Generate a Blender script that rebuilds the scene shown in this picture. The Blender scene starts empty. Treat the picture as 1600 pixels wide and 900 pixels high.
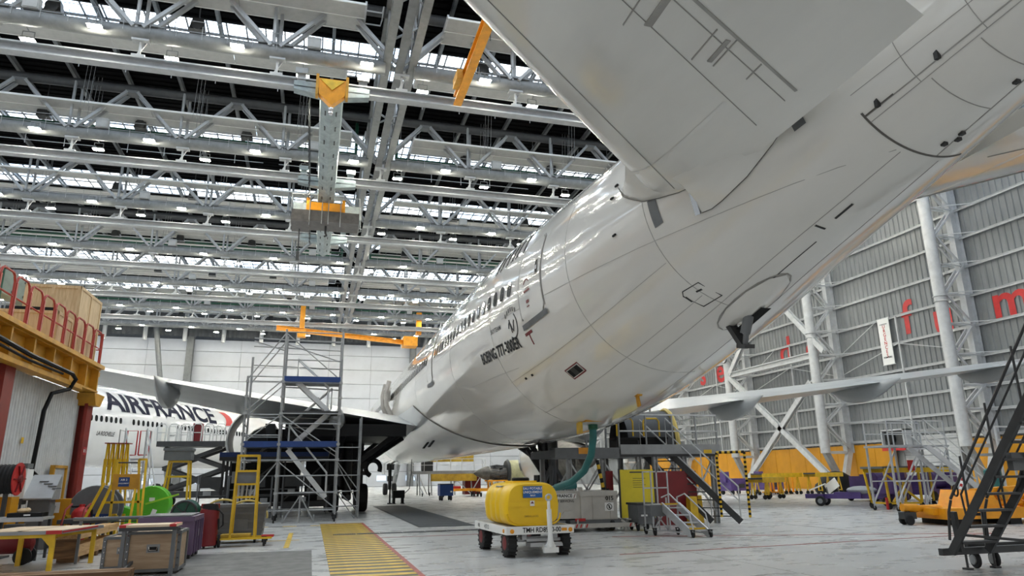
import bpy, bmesh, math, random
from mathutils import Vector as V, Matrix
random.seed(7)
SC = bpy.context.scene
COL = SC.collection
PI = math.pi
# ------------------------------------------------------------------ camera, world, exposure
cam = bpy.data.cameras.new('camera'); cam.sensor_width = 36; cam.lens = 36*1087/1600; cam.clip_end = 600
co = bpy.data.objects.new('camera', cam); COL.objects.link(co)
yaw, pit, rol = math.radians(15.806), math.radians(15.077), math.radians(-.782)
fw = V((math.sin(yaw)*math.cos(pit), math.cos(yaw)*math.cos(pit), math.sin(pit)))
r0 = V((math.cos(yaw), -math.sin(yaw), 0)); u0 = r0.cross(fw)
rr = r0*math.cos(rol)+u0*math.sin(rol); uu = u0*math.cos(rol)-r0*math.sin(rol)
co.matrix_world = Matrix(((rr.x, uu.x, -fw.x, 0), (rr.y, uu.y, -fw.y, 0), (rr.z, uu.z, -fw.z, 1.65), (0, 0, 0, 1)))
SC.camera = co
w = bpy.data.worlds.new('world'); SC.world = w; w.use_nodes = True
bg = w.node_tree.nodes['Background']; bg.inputs[0].default_value = (1, .98, .95, 1); bg.inputs[1].default_value = .5
SC.view_settings.view_transform = 'Standard'; SC.view_settings.look = 'None'
SC.view_settings.exposure = 0.5; SC.view_settings.gamma = 1
SKY_LIGHT = 3.4      # daylight through the roof glazing
LAMP = 260           # lens of a roof floodlight
# ------------------------------------------------------------------ materials
def lin(c): return tuple((x/255/12.92 if x/255 <= .04045 else ((x/255+.055)/1.055)**2.4) for x in c)
def M(name, rgb, rough=.5, metal=0, var=.12, scale=2.0, bump=0, coat=0, emit=0, stretch=(1, 1, 1), spec=.5, dirt=None):
    m = bpy.data.materials.new(name); m.use_nodes = True
    nt = m.node_tree; b = nt.nodes['Principled BSDF']; L = nt.links
    c = lin(rgb)
    b.inputs['Base Color'].default_value = (*c, 1); b.inputs['Roughness'].default_value = rough
    b.inputs['Metallic'].default_value = metal; b.inputs['Coat Weight'].default_value = coat
    b.inputs['Coat Roughness'].default_value = .03; b.inputs['Specular IOR Level'].default_value = spec
    if emit:
        b.inputs['Emission Color'].default_value = (*c, 1); b.inputs['Emission Strength'].default_value = emit
    if var or bump:
        tc = nt.nodes.new('ShaderNodeTexCoord'); mp = nt.nodes.new('ShaderNodeMapping'); mp.inputs['Scale'].default_value = stretch
        n = nt.nodes.new('ShaderNodeTexNoise'); n.inputs['Scale'].default_value = scale; n.inputs['Detail'].default_value = 6; n.inputs['Roughness'].default_value = .62
        L.new(tc.outputs['Object'], mp.inputs[0]); L.new(mp.outputs[0], n.inputs[0])
        if var:
            cr = nt.nodes.new('ShaderNodeValToRGB')
            d = dirt and lin(dirt) or tuple(x*(1-var*2.2) for x in c)
            cr.color_ramp.elements[0].position = .3; cr.color_ramp.elements[0].color = (*d, 1)
            cr.color_ramp.elements[1].position = .62; cr.color_ramp.elements[1].color = (*tuple(min(1, x*(1+var*.35)) for x in c), 1)
            L.new(n.outputs[0], cr.inputs[0]); L.new(cr.outputs[0], b.inputs['Base Color'])
        if bump:
            bp = nt.nodes.new('ShaderNodeBump'); bp.inputs['Strength'].default_value = bump; bp.inputs['Distance'].default_value = .02
            L.new(n.outputs[0], bp.inputs['Height']); L.new(bp.outputs[0], b.inputs['Normal'])
    return m
def wood(name, rgb, rgb2, axis=0):
    m = M(name, rgb, .65, var=0, bump=0); nt = m.node_tree; L = nt.links; b = nt.nodes['Principled BSDF']
    tc = nt.nodes.new('ShaderNodeTexCoord'); mp = nt.nodes.new('ShaderNodeMapping')
    s = [9, 9, 9]; s[axis] = .9; mp.inputs['Scale'].default_value = s
    n = nt.nodes.new('ShaderNodeTexNoise'); n.inputs['Scale'].default_value = 1.5; n.inputs['Detail'].default_value = 8; n.inputs['Distortion'].default_value = 1.2
    cr = nt.nodes.new('ShaderNodeValToRGB'); cr.color_ramp.elements[0].position = .35; cr.color_ramp.elements[1].position = .66
    cr.color_ramp.elements[0].color = (*lin(rgb2), 1); cr.color_ramp.elements[1].color = (*lin(rgb), 1)
    L.new(tc.outputs['Object'], mp.inputs[0]); L.new(mp.outputs[0], n.inputs[0]); L.new(n.outputs[0], cr.inputs[0]); L.new(cr.outputs[0], b.inputs['Base Color'])
    bp = nt.nodes.new('ShaderNodeBump'); bp.inputs['Strength'].default_value = .15; bp.inputs['Distance'].default_value = .01
    L.new(n.outputs[0], bp.inputs['Height']); L.new(bp.outputs[0], b.inputs['Normal'])
    return m
m_white = M('gloss white aircraft paint', (228, 225, 218), .1, coat=.6, var=.05, scale=.5, stretch=(1, .25, 1))
m_white2 = M('cool white aircraft paint', (228, 229, 231), .14, coat=.5, var=.04, scale=.5)
m_belly = M('fairing paint light grey', (208, 210, 210), .2, coat=.3, var=.06, scale=.5, stretch=(1, .25, 1))
m_wing = M('wing grey paint', (172, 175, 176), .28, var=.08, scale=.6)
m_seam = M('panel seam', (166, 163, 157), .7, var=.1)
m_seamm = M('dark panel seam', (104, 100, 95), .7, var=.1)
m_seamd = M('black seal', (52, 52, 52), .7, var=.1)
m_black = M('black rubber', (24, 24, 25), .7, var=.15, scale=6)
m_blk = M('black paint', (14, 15, 17), .5, var=0, spec=.25)
m_navy = M('navy lettering', (14, 20, 46), .6, var=0, spec=.15)
m_red = M('signal red paint', (196, 40, 40), .45, var=.1)
m_rail = M('dull red rail paint', (180, 66, 54), .5, var=.1)
m_redd = M('oxide red paint', (142, 44, 34), .55, var=.14)
m_maroon = M('maroon sheet', (120, 22, 28), .5, var=.1)
m_yel = M('safety yellow paint', (230, 186, 34), .45, var=.14)
m_yeld = M('worn yellow paint', (203, 166, 52), .55, var=.18)
m_lem = M('lemon sheet', (228, 206, 40), .5, var=.05)
m_org = M('orange yellow machine paint', (240, 160, 22), .4, var=.1)
m_ochre = M('ochre door paint', (214, 150, 22), .5, var=.08, scale=.6)
m_deck = M('amber beam paint', (206, 150, 40), .55, var=.14)
m_cartg = M('warm grey trailer paint', (190, 186, 178), .45, var=.08)
m_steel = M('light steel paint', (150, 152, 152), .42, var=.1)
m_steelw = M('white steel paint', (194, 196, 197), .45, var=.08)
m_tubew = M('bright galvanised tube', (206, 208, 208), .35, metal=.1, var=.08)
m_galv = M('galvanised scaffold tube', (160, 162, 162), .42, metal=.15, var=.14)
m_alu = M('bare aluminium', (190, 192, 194), .32, metal=.25, var=.1)
m_dark = M('dark steel', (58, 59, 60), .5, var=.15)
m_mid = M('mid grey paint', (108, 111, 113), .5, var=.12)
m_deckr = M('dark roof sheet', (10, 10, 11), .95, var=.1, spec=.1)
m_rst = M('grey roof steel', (126, 128, 128), .45, var=.1)
m_rsw = M('pale roof steel', (168, 170, 171), .42, var=.08)
m_topch = M('dark grey truss chord', (82, 83, 84), .55, var=.1)
m_clad = M('grey wall sheet', (138, 141, 142), .5, var=.16, scale=.35, stretch=(1, 1, .4))
m_door = M('white hangar door panel', (184, 188, 195), .5, var=.05, scale=.3)
m_cladd = M('charcoal wall sheet', (84, 87, 90), .6, var=.1)
m_pan = M('radiant panel white', (178, 178, 175), .55, var=.06)
m_green = M('dark green pipe paint', (22, 84, 62), .4, var=.1)
m_lime = M('lime green paint', (92, 190, 40), .4, var=.1)
m_purp = M('purple machine paint', (92, 70, 132), .45, var=.12)
m_plum = M('plum plastic', (104, 84, 112), .5, var=.1)
m_blue = M('deep blue paint', (26, 62, 124), .45, var=.1)
m_sign = M('blue sign', (30, 96, 168), .4, var=0)
m_paper = M('white sign sheet', (236, 236, 232), .5, var=0)
m_tank = M('yellow polyethylene', (247, 200, 18), .38, var=.04)
m_crane = M('pale blue grey crane paint', (150, 162, 164), .5, var=.14)
m_teal = M('teal hose', (44, 112, 110), .5, var=.12)
m_cream = M('cream hose', (222, 196, 110), .5, var=.1)
m_hut = M('white corrugated sheet', (214, 216, 216), .5, var=.08)
m_concy = M('yellow floor paint', (222, 184, 60), .5, var=.22, scale=3)
m_conck = M('black floor paint', (62, 60, 54), .5, var=.2, scale=3)
m_concr = M('red floor paint', (168, 70, 62), .5, var=.2, scale=3)
m_engd = M('engine metal', (112, 108, 102), .4, metal=.7, var=.2, scale=3)
m_ply = wood('pale plywood', (226, 198, 156), (204, 172, 128), 2)
m_plyx = wood('plywood table top', (236, 214, 186), (222, 196, 162), 0)
m_pine = wood('pine boards', (216, 178, 126), (184, 142, 94), 1)
m_pined = wood('weathered boards', (140, 104, 66), (96, 68, 42), 0)
m_boxw = wood('tan case board', (190, 166, 138), (170, 144, 116), 0)
m_lamp = M('floodlight lens', (255, 250, 232), .5, var=0, emit=LAMP)
m_glass = M('dark cabin glass', (20, 22, 26), .08, var=0)
m_chrome = M('polished chrome', (205, 206, 208), .15, metal=1, var=0)
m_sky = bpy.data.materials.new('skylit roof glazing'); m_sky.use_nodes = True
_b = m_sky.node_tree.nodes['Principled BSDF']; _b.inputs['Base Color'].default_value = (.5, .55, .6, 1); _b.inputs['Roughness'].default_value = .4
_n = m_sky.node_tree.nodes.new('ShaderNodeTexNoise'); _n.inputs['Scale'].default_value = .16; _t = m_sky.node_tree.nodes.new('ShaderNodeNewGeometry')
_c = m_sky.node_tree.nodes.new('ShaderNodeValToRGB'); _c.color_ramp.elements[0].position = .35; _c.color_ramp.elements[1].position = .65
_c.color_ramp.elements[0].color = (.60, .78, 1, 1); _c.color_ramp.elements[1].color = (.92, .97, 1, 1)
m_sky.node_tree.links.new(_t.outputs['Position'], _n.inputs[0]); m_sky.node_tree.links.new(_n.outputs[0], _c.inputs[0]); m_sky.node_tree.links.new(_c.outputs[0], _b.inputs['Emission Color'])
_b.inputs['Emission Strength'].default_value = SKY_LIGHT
def floor_mat():
    m = bpy.data.materials.new('sealed hangar floor'); m.use_nodes = True; nt = m.node_tree; L = nt.links; b = nt.nodes['Principled BSDF']
    g = nt.nodes.new('ShaderNodeNewGeometry')
    def noise(s, st, det=7):
        mp = nt.nodes.new('ShaderNodeMapping'); mp.inputs['Scale'].default_value = st
        n = nt.nodes.new('ShaderNodeTexNoise'); n.inputs['Scale'].default_value = s; n.inputs['Detail'].default_value = det; n.inputs['Roughness'].default_value = .65
        L.new(g.outputs['Position'], mp.inputs[0]); L.new(mp.outputs[0], n.inputs[0]); return n
    n1 = noise(.35, (1, 1, 1)); n2 = noise(1.6, (.55, 1.2, 1)); n3 = noise(9, (1, 1, 1))
    mx = nt.nodes.new('ShaderNodeMix'); mx.data_type = 'FLOAT'; mx.inputs[0].default_value = .38
    L.new(n1.outputs[0], mx.inputs[2]); L.new(n2.outputs[0], mx.inputs[3])
    cr = nt.nodes.new('ShaderNodeValToRGB'); e = cr.color_ramp.elements
    e[0].position = .3; e[0].color = (*lin((142, 142, 140)), 1); e[1].position = .56; e[1].color = (*lin((196, 196, 194)), 1)
    k = cr.color_ramp.elements.new(.42); k.color = (*lin((182, 182, 180)), 1)
    L.new(mx.outputs[0], cr.inputs[0]); L.new(cr.outputs[0], b.inputs['Base Color'])
    r = nt.nodes.new('ShaderNodeMapRange'); r.inputs[1].default_value = .3; r.inputs[2].default_value = .7; r.inputs[3].default_value = .2; r.inputs[4].default_value = .42
    L.new(n2.outputs[0], r.inputs[0]); L.new(r.outputs[0], b.inputs['Roughness'])
    bp = nt.nodes.new('ShaderNodeBump'); bp.inputs['Strength'].default_value = .05; bp.inputs['Distance'].default_value = .01
    L.new(n3.outputs[0], bp.inputs['Height']); L.new(bp.outputs[0], b.inputs['Normal'])
    return m
m_floor = floor_mat()
m_hole = M('deep dark recess', (10, 10, 11), .9, var=0)
# ------------------------------------------------------------------ mesh helpers
def rotz(a): return Matrix.Rotation(a, 3, 'Z')
def basis(d, up=None):
    d = V(d).normalized(); up = V(up) if up is not None else V((0, 0, 1))
    if abs(d.dot(up)) > .98: up = V((0, 1, 0)) if abs(d.y) < .9 else V((1, 0, 0))
    s = d.cross(up).normalized(); return s, s.cross(d).normalized()
class MB:
    def __init__(s): s.v = []; s.f = []
    def add(s, vs, fs):
        o = len(s.v); s.v += [tuple(x) for x in vs]; s.f += [tuple(i+o for i in f) for f in fs]; return s
    def box(s, c, d, rot=None, taper=1):
        x, y, z = d[0]/2, d[1]/2, d[2]/2; c = V(c)
        p = [V((a*x*(taper if k > 0 else 1), b*y*(taper if k > 0 else 1), k*z)) for k in (-1, 1) for a, b in ((-1, -1), (1, -1), (1, 1), (-1, 1))]
        if rot is not None: p = [rot @ q for q in p]
        return s.add([q+c for q in p], [(3, 2, 1, 0), (4, 5, 6, 7), (0, 1, 5, 4), (1, 2, 6, 5), (2, 3, 7, 6), (3, 0, 4, 7)])
    def bb(s, a, b): return s.box([(a[i]+b[i])/2 for i in range(3)], [abs(b[i]-a[i]) for i in range(3)])
    def bar(s, p, q, wd, h=None, up=None):
        h = h or wd; p = V(p); q = V(q); a, b = basis(q-p, up)
        r = [a*(i*wd/2)+b*(j*h/2) for i, j in ((-1, -1), (1, -1), (1, 1), (-1, 1))]
        return s.add([p+x for x in r]+[q+x for x in r], [(3, 2, 1, 0), (4, 5, 6, 7), (0, 1, 5, 4), (1, 2, 6, 5), (2, 3, 7, 6), (3, 0, 4, 7)])
    def ibeam(s, p, q, wd, h, t=.06, up=None):
        p = V(p); q = V(q); a, b = basis(q-p, up)
        s.bar(p+b*(h/2-t/2), q+b*(h/2-t/2), wd, t, up); s.bar(p-b*(h/2-t/2), q-b*(h/2-t/2), wd, t, up); return s.bar(p, q, t, h-2*t, up)
    def tube(s, p, q, r, n=8, r2=None):
        p = V(p); q = V(q); a, b = basis(q-p); r2 = r if r2 is None else r2
        c = [(math.cos(2*PI*i/n), math.sin(2*PI*i/n)) for i in range(n)]
        return s.add([p+(a*x+b*y)*r for x, y in c]+[q+(a*x+b*y)*r2 for x, y in c],
                     [(i, (i+1) % n, n+(i+1) % n, n+i) for i in range(n)]+[tuple(range(n-1, -1, -1)), tuple(range(n, 2*n))])
    def path(s, pts, r, n=6, closed=False):
        pts = [V(p) for p in pts]; k = len(pts); vs = []; up = V((0, 0, 1))
        for i, p in enumerate(pts):
            t = (pts[(i+1) % k]-pts[i-1]) if closed else (pts[min(i+1, k-1)]-pts[max(i-1, 0)])
            t.normalize()
            if abs(t.dot(up)) > .95: up = V((.3, 1, .1))
            a = t.cross(up).normalized(); b = a.cross(t)
            up = b
            vs += [p+(a*math.cos(2*PI*j/n)+b*math.sin(2*PI*j/n))*r for j in range(n)]
        fs = [(i*n+j, i*n+(j+1) % n, ((i+1) % k)*n+(j+1) % n, ((i+1) % k)*n+j) for i in range(k if closed else k-1) for j in range(n)]
        if not closed: fs += [tuple(range(n-1, -1, -1)), tuple(range((k-1)*n, k*n))]
        return s.add(vs, fs)
    def ring(s, c, ax, R, r, n=24, m=6, a0=0, a1=2*PI):
        a, b = basis(ax); c = V(c); full = abs(a1-a0-2*PI) < 1e-3
        return s.path([c+(a*math.cos(a0+(a1-a0)*i/n)+b*math.sin(a0+(a1-a0)*i/n))*R for i in range(n if full else n+1)], r, m, full)
    def lathe(s, o, ax, prof, n=24, a0=0, a1=2*PI):
        o = V(o); d = V(ax).normalized(); a, b = basis(d); full = abs(a1-a0-2*PI) < 1e-3; m = n if full else n+1
        vs = [o+d*t+(a*math.cos(a0+(a1-a0)*i/n)+b*math.sin(a0+(a1-a0)*i/n))*r for t, r in prof for i in range(m)]
        k = len(prof); fs = [(j*m+i, j*m+(i+1) % m, (j+1)*m+(i+1) % m, (j+1)*m+i) for j in range(k-1) for i in range(n)]
        if full:
            if prof[0][1] > 1e-4: fs.append(tuple(range(m-1, -1, -1)))
            if prof[-1][1] > 1e-4: fs.append(tuple(range((k-1)*m, k*m)))
        return s.add(vs, fs)
    def grid(s, P, closed=False):       # rows of points
        n = len(P[0]); k = len(P); m = n if closed else n-1
        return s.add([p for r in P for p in r], [(i*n+j, i*n+(j+1) % n, (i+1)*n+(j+1) % n, (i+1)*n+j) for i in range(k-1) for j in range(m)])
    def prism(s, pts, off):
        pts = [V(p) for p in pts]; off = V(off); n = len(pts)
        return s.add(pts+[p+off for p in pts], [tuple(range(n-1, -1, -1)), tuple(range(n, 2*n))]+[(i, (i+1) % n, n+(i+1) % n, n+i) for i in range(n)])
    def ball(s, c, r, n=10, m=6, sc=(1, 1, 1)):
        c = V(c)
        P = [[c+V((r*sc[0]*math.sin(PI*i/m)*math.cos(2*PI*j/n), r*sc[1]*math.sin(PI*i/m)*math.sin(2*PI*j/n), r*sc[2]*math.cos(PI*i/m))) for j in range(n)] for i in range(m+1)]
        return s.grid(P, True)
    def text(s, key, o, u, v, size, sx=1):
        vs, fs = TXT[key]; o = V(o); u = V(u); v = V(v)
        return s.add([o+u*(x*size*sx)+v*(y*size) for x, y, z in vs], fs)
    def mesh(s, name, mat, smooth=False):
        me = bpy.data.meshes.new(name); me.from_pydata(s.v, [], s.f); me.materials.append(mat)
        if smooth:
            me.shade_smooth(); me.set_sharp_from_angle(angle=math.radians(smooth if smooth is not True else 40))
        me.update(); return me
    def build(s, name, mat, parent=None, smooth=False, **kw):
        return inst(name, s.mesh(name, mat, smooth), parent, **kw)
def inst(name, me, parent=None, loc=None, rz=0, rot=None, label=None, kind=None):
    o = bpy.data.objects.new(name, me); COL.objects.link(o)
    if parent: o.parent = parent
    if loc is not None: o.location = loc
    if rot is not None: o.rotation_euler = rot
    elif rz: o.rotation_euler = (0, 0, rz)
    if label: o['label'] = label
    if kind: o['kind'] = kind
    return o
def tag(o, label, cat, group=None):
    o['label'] = label; o['category'] = cat
    if group: o['group'] = group
    return o
def thing(name, label, cat, loc=(0, 0, 0), rz=0, group=None):
    o = bpy.data.objects.new(name, None); COL.objects.link(o); o.location = loc; o.rotation_euler = (0, 0, rz); o.empty_display_size = .2
    return tag(o, label, cat, group)
def struct(o): o['kind'] = 'structure'; return o
def copy_tree(root, loc, rz, label, group=None, only=None):
    r = root.copy(); COL.objects.link(r); r.location = loc; r.rotation_euler = (0, 0, rz); tag(r, label, r['category'], group or root.get('group'))
    for ch in list(root.children):
        c = ch.copy(); COL.objects.link(c); c.parent = r
        for g in list(ch.children):
            d = g.copy(); COL.objects.link(d); d.parent = c
    return r
def text_mesh(s, off=.012):
    cu = bpy.data.curves.new('txt', 'FONT'); cu.body = s; cu.size = 1; cu.align_x = 'CENTER'; cu.align_y = 'CENTER'; cu.offset = off; cu.resolution_u = 3; cu.space_line = .85
    o = bpy.data.objects.new('txt', cu); COL.objects.link(o); dg = bpy.context.evaluated_depsgraph_get(); dg.update()
    me = bpy.data.meshes.new_from_object(o.evaluated_get(dg)); r = ([tuple(v.co) for v in me.vertices], [tuple(p.vertices) for p in me.polygons])
    bpy.data.objects.remove(o); bpy.data.meshes.remove(me); bpy.data.curves.remove(cu); return r
NTH = ['first', 'second', 'third', 'fourth', 'fifth', 'sixth', 'seventh', 'eighth', 'ninth', 'tenth', 'eleventh', 'twelfth', 'thirteenth']
TXT = {}
for k in ('BOEING 777-300ER', 'AIRFRANCE', 'LA ROCHELLE', 'TMH RD8930-00', 'AIRFRANCE ', 'TOILET SERVICING', '015', 'URGENCES', 'POMPIERS', 's', 'e', 'd', 'f', 'u', 'm', '6', 'U\nR\nG\nE\nN\nC\nE\nS', '34 4500', '4 57 12',
          'AIR 2', 'SKYTEAM', 'exit', 'AEROMOBILE', 'RB2', 'FAIRE APPEL AU', 'UNIQUEMENT', 'EAU POTABLE', 'EMBALLAGES', 'MAX', 'F-GZN', 'POUR', 'reservation\nmateriel', '01', 'CHARGE MAX', 'TOW BAR'):
    TXT[k] = text_mesh(k, .03 if k == 'AIRFRANCE' else .028 if k == 'BOEING 777-300ER' else .018)
# ------------------------------------------------------------------ hangar shell
XR = 47.0; YF = 131.0; ZR = 31.3
ORD = ['first', 'second', 'third', 'fourth', 'fifth', 'sixth', 'seventh']
fl = struct(MB().bb((-75, -30, -.3), (60, YF+1, 0)).build('floor', m_floor))
# slab joints: real recess strips sit a hair proud as dark sealant
sj = MB()
for x in (-27, -20, -13, -6, 1, 8, 15, 22, 29, 36): sj.bb((x-.012, 2, 0), (x+.012, YF, .003))
for y in (9.4, 16.4, 23.4, 30.4, 37.4, 44.4, 51.4, 58.4, 72, 86, 100): sj.bb((-40, y-.012, 0), (44, y+.012, .003))
sj.build('joint_sealant', m_seam, fl)
# hatched walkway painted on the floor: every stripe a piece
MB().bb((.43, 9.0, 0), (1.9, 28.0, .004)).build('walkway_ground', m_conck, fl)
st = MB().bb((-.735, -.135, 0), (.735, .135, .004)).mesh('walkway_stripe', m_concy)
for i in range(38): inst('walkway_stripe', st, fl, (1.165, 9.2+i*.5, .004))
rl = MB().bb((1.9, 9, 0), (2.0, 28.1, .005)).bb((.43, 28.0, 0), (2.0, 28.12, .005)).bb((2.0, 21.0, 0), (6.2, 21.07, .005))
rl.bar((8, 18.6, .004), (17.5, 15.4, .004), .07, .006).bar((6.4, 14.5, .004), (17.5, 15.3, .004), .05, .006).build('red_floor_line', m_concr, fl)
for i in range(9): inst('edge_stripe', MB().bb((-.24, -.1, 0), (.24, .1, .006)).mesh('edge_stripe', m_concy if i % 2 == 0 else m_conck), fl, (-3.5+i*.48, 27.3, 0))
MB().bb((-2.6, 9.5, 0), (.12, 18.2, .004)).build('asphalt_patch', M('asphalt patch', (112, 111, 109), .7, var=.2, scale=3), fl)
for a, b in (((-2.2, 21.2, 0), (-.2, 21.3, .005)), ((-.55, 19, 0), (-.42, 24, .005))):
    MB().bb(a, b).build('worn_yellow_line', m_concy, fl)
dr = thing('drain_channel', 'dark slotted drain gratings let into the floor across the striped walkway', 'drain', (0, 0, 0))
dm = MB()
for i in range(12): dm.bb((i*.055, -.16, .004), (i*.055+.03, .16, .012))
dme = dm.mesh('grate', m_dark); bk = MB().bb((0, -.19, .003), (.68, .19, .006)).mesh('grate_bed', m_mid)
for i in range(16): inst('grate', dme, dr, (.75+i*.7, 22.6+.02*i, .004)); inst('grate_bed', bk, dr, (.75+i*.7, 22.6+.02*i, .002))
pt = thing('pit_cover', 'long dark slatted pit cover beneath the aircraft belly', 'pit cover', (0, 0, 0))
pm = MB()
for i in range(8): pm.bb((-.95, i*.14, .004), (.95, i*.14+.09, .016))
pme = pm.mesh('slat_panel', m_mid)
for i in range(16): inst('slat_panel', pme, pt, (4.6, 24.8+i*1.16, 0))
MB().bb((3.6, 24.7, .001), (5.6, 43.5, .004)).build('pit_bed', m_dark, pt)
# ---- right wall: sheets, purlins, letters
wr = struct(MB().bb((XR+.12, -12, 0), (XR+.3, YF, ZR)).build('wall_right', m_clad))
cm = MB(); prof = []
for k in range(2):
    b = k*.5
    prof += [(b, 0), (b+.30, 0), (b+.34, .07), (b+.46, .07), (b+.5, 0)]
cm.grid([[V((-x, y, z)) for y, x in prof] for z in (3.9, ZR)])
cme = cm.mesh('cladding_panel', m_clad)
for i in range(int(YF-20)): inst('cladding_panel', cme, wr, (XR, 20+i, 0))
PZ = [4.1, 5.8, 7.5, 9.7, 11.95, 14.2, 16.45, 18.7, 20.95, 23.2, 25.4, 27.7, 30]
pme = MB().ibeam((0, 18, 0), (0, YF, 0), .14, .2, .03).mesh('purlin', m_steelw)
for z in PZ: inst('purlin', pme, wr, (XR-.2, 0, z))
vm = MB().bar((0, 0, 4), (0, 0, 14.2), .12).mesh('wall_stud', m_steelw)
for y in (46.5, 60.5, 74.6): inst('wall_stud', vm, wr, (XR-.25, y, 0))
for y0, y1 in ((39.4, 53.7), (53.7, 67.8), (67.8, 82)):
    ym = (y0+y1)/2
    inst('sag_brace', MB().bar((XR-.3, y0+.5, 10.2), (XR-.3, ym, 11.9), .06).bar((XR-.3, y1-.5, 10.2), (XR-.3, ym, 11.9), .06).bar((XR-.3, ym+2, 14.2), (XR-.3, y1-.4, 12), .06).mesh('sag_brace', m_steelw), wr)
def letter(k, y, z, size, sx=1):
    o = MB().text(k, (XR-.09, y, z), (0, -1, 0), (0, 0, 1), size, sx).build('painted_letter', m_red, wr, label='red painted letter '+k); return o
for k, y, z, s in (('s', 77.9, 13.55, 3.9), ('e', 73.9, 13.4, 3.9), ('d', 61.4, 13.7, 3.9), ('e', 57.4, 13.4, 3.9), ('f', 45.5, 13.75, 3.9), ('u', 42.1, 13.1, 3.9), ('m', 36.4, 13.1, 3.9), ('e', 32.6, 13.1, 3.9)): letter(k, y, z, s)
dp = MB().bb((-.06, .02, 0), (.06, 2.28, 3.85)).mesh('dado_panel', m_ochre)
for i in range(36):
    if 13 <= i <= 15: continue
    inst('dado_panel', dp, wr, (XR-.05, 12+i*2.3, 0))
# roller shutter where the dado stops
rs = struct(thing('door_1', 'white roller shutter with horizontal slats in the orange base of the side wall', 'door', (XR-.1, 45.2, 0)))
sl = MB().bb((-.05, -2.6, 0), (.05, 2.6, .2)).mesh('slat', m_steelw)
for i in range(20): inst('slat', sl, rs, (0, 0, i*.215+.02))
MB().bb((-.12, -2.8, 0), (.12, -2.6, 4.5)).bb((-.12, 2.6, 0), (.12, 2.8, 4.5)).bb((-.12, -2.8, 4.5), (.12, 2.8, 4.8)).build('door_frame', m_steel, rs)
fan = thing('wall_heater', 'dark fan heater in a white frame above the orange wall panels', 'heater', (XR-.5, 48.0, 3.5))
MB().bb((-.5, -1.2, 0), (.3, 1.2, .12)).bb((-.5, -1.2, 1.3), (.3, 1.2, 1.42)).bb((-.5, -1.2, 0), (.3, -1.08, 1.4)).bb((-.5, 1.08, 0), (.3, 1.2, 1.4)).build('frame', m_steelw, fan)
MB().bb((-.3, -1, .15), (.3, 1, 1.25)).build('body', m_dark, fan); MB().lathe((-.5, .35, .7), (1, 0, 0), [(0, .42), (.08, .5), (.2, .5)], 16).build('grille', m_blk, fan, True)
tag(MB().bb((XR-1.06, 46.8, 3.2), (XR-.98, 49.2, 3.52)).build('barrier_board', m_red), 'red and white board fixed under the wall heater', 'board')
bn = thing('banner', 'tall white banner lettered in red hung on the wall purlins', 'banner', (XR-.38, 47.75, 10.3))
MB().bb((-.02, -.62, 0), (.02, .62, 3.95)).build('cloth', m_paper, bn)
MB().text('U\nR\nG\nE\nN\nC\nE\nS', (-.03, 0, 1.98), (0, -1, 0), (0, 0, 1), .42).build('lettering', m_red, bn)
MB().text('POMPIERS', (-.03, 0, .6), (0, -1, 0), (0, 0, 1), .2).text('CHARGE MAX', (-.03, 0, 3.45), (0, -1, 0), (0, 0, 1), .13).build('small_print', m_blk, bn)
MB().bar((0, -.7, 3.97), (0, .7, 3.97), .06).bar((0, -.7, -.02), (0, .7, -.02), .05).build('rail', m_steelw, bn)
# ---- wall columns (front tube, lattice, rear post, V foot)
CY = [39.4, 53.7, 67.8, 82, 96, 110]
def wall_column():
    t = struct(thing('steel_column', '', 'column', (44, 0, 0)))
    MB().lathe((0, 0, 3.2), (0, 0, 1), [(0, .42), (28, .42)], 12).build('front_tube', m_steelw, t, True)
    MB().ring((0, 0, 13.6), (0, 0, 1), .46, .05, 12, 4).ring((0, 0, 14), (0, 0, 1), .46, .05, 12, 4).build('tube_band', m_steelw, t)
    MB().ibeam((2.5, 0, 3.2), (2.5, 0, ZR), .5, .8, .06, (1, 0, 0)).build('rear_post', m_steelw, t)
    MB().bar((0, 0, 3.3), (1.5, -.1, 0), .5, .42, (0, 1, 0)).build('foot_strut', m_steel, t)
    MB().bar((2.5, 0, 3.3), (1.5, .1, 0), .5, .42, (0, 1, 0)).build('foot_strut', m_steelw, t)
    MB().bar((.2, 0, 3.25), (2.4, 0, 3.25), .3, .25).build('knee_beam', m_steelw, t)
    z = 3.6; pz = [5.8, 7.5, 9.7, 11.95, 14.2, 16.45, 18.7, 20.95, 23.2, 25.4, 27.7, 30]
    for i, p in enumerate(pz):
        q = pz[i-1] if i else 3.6
        a, b = ((.3, 2.4) if i % 2 else (2.4, .3))
        MB().bar((a, -.22, q), (b, -.22, p), .13).bar((a, .22, q), (b, .22, p), .13).build('lattice_brace', m_steelw, t)
        MB().bar((.3, -.22, p), (2.4, -.22, p), .09).bar((.3, .22, p), (2.4, .22, p), .09).bar((0, 0, p), (2.8, -1.7, p+.05), .06).build('tie', m_steelw, t)
    return t
c0 = wall_column()
nm = ['with the red letter u behind it', 'carrying the upper arms of the cross bracing', 'with the round clock on it', 'second beyond the clock', 'third beyond the clock', 'last before the far doors']
for i, y in enumerate(CY):
    if i == 0: c0.location.y = y; tag(c0, 'white tubular lattice column on the side wall '+nm[0], 'column', 'columns of the side wall')
    else: copy_tree(c0, (44, y, 0), 0, 'white tubular lattice column on the side wall '+nm[i], 'columns of the side wall')
xb = struct(thing('cross_brace', 'heavy white X bracing between two wall columns', 'bracing', (44, 0, 0)))
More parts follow.
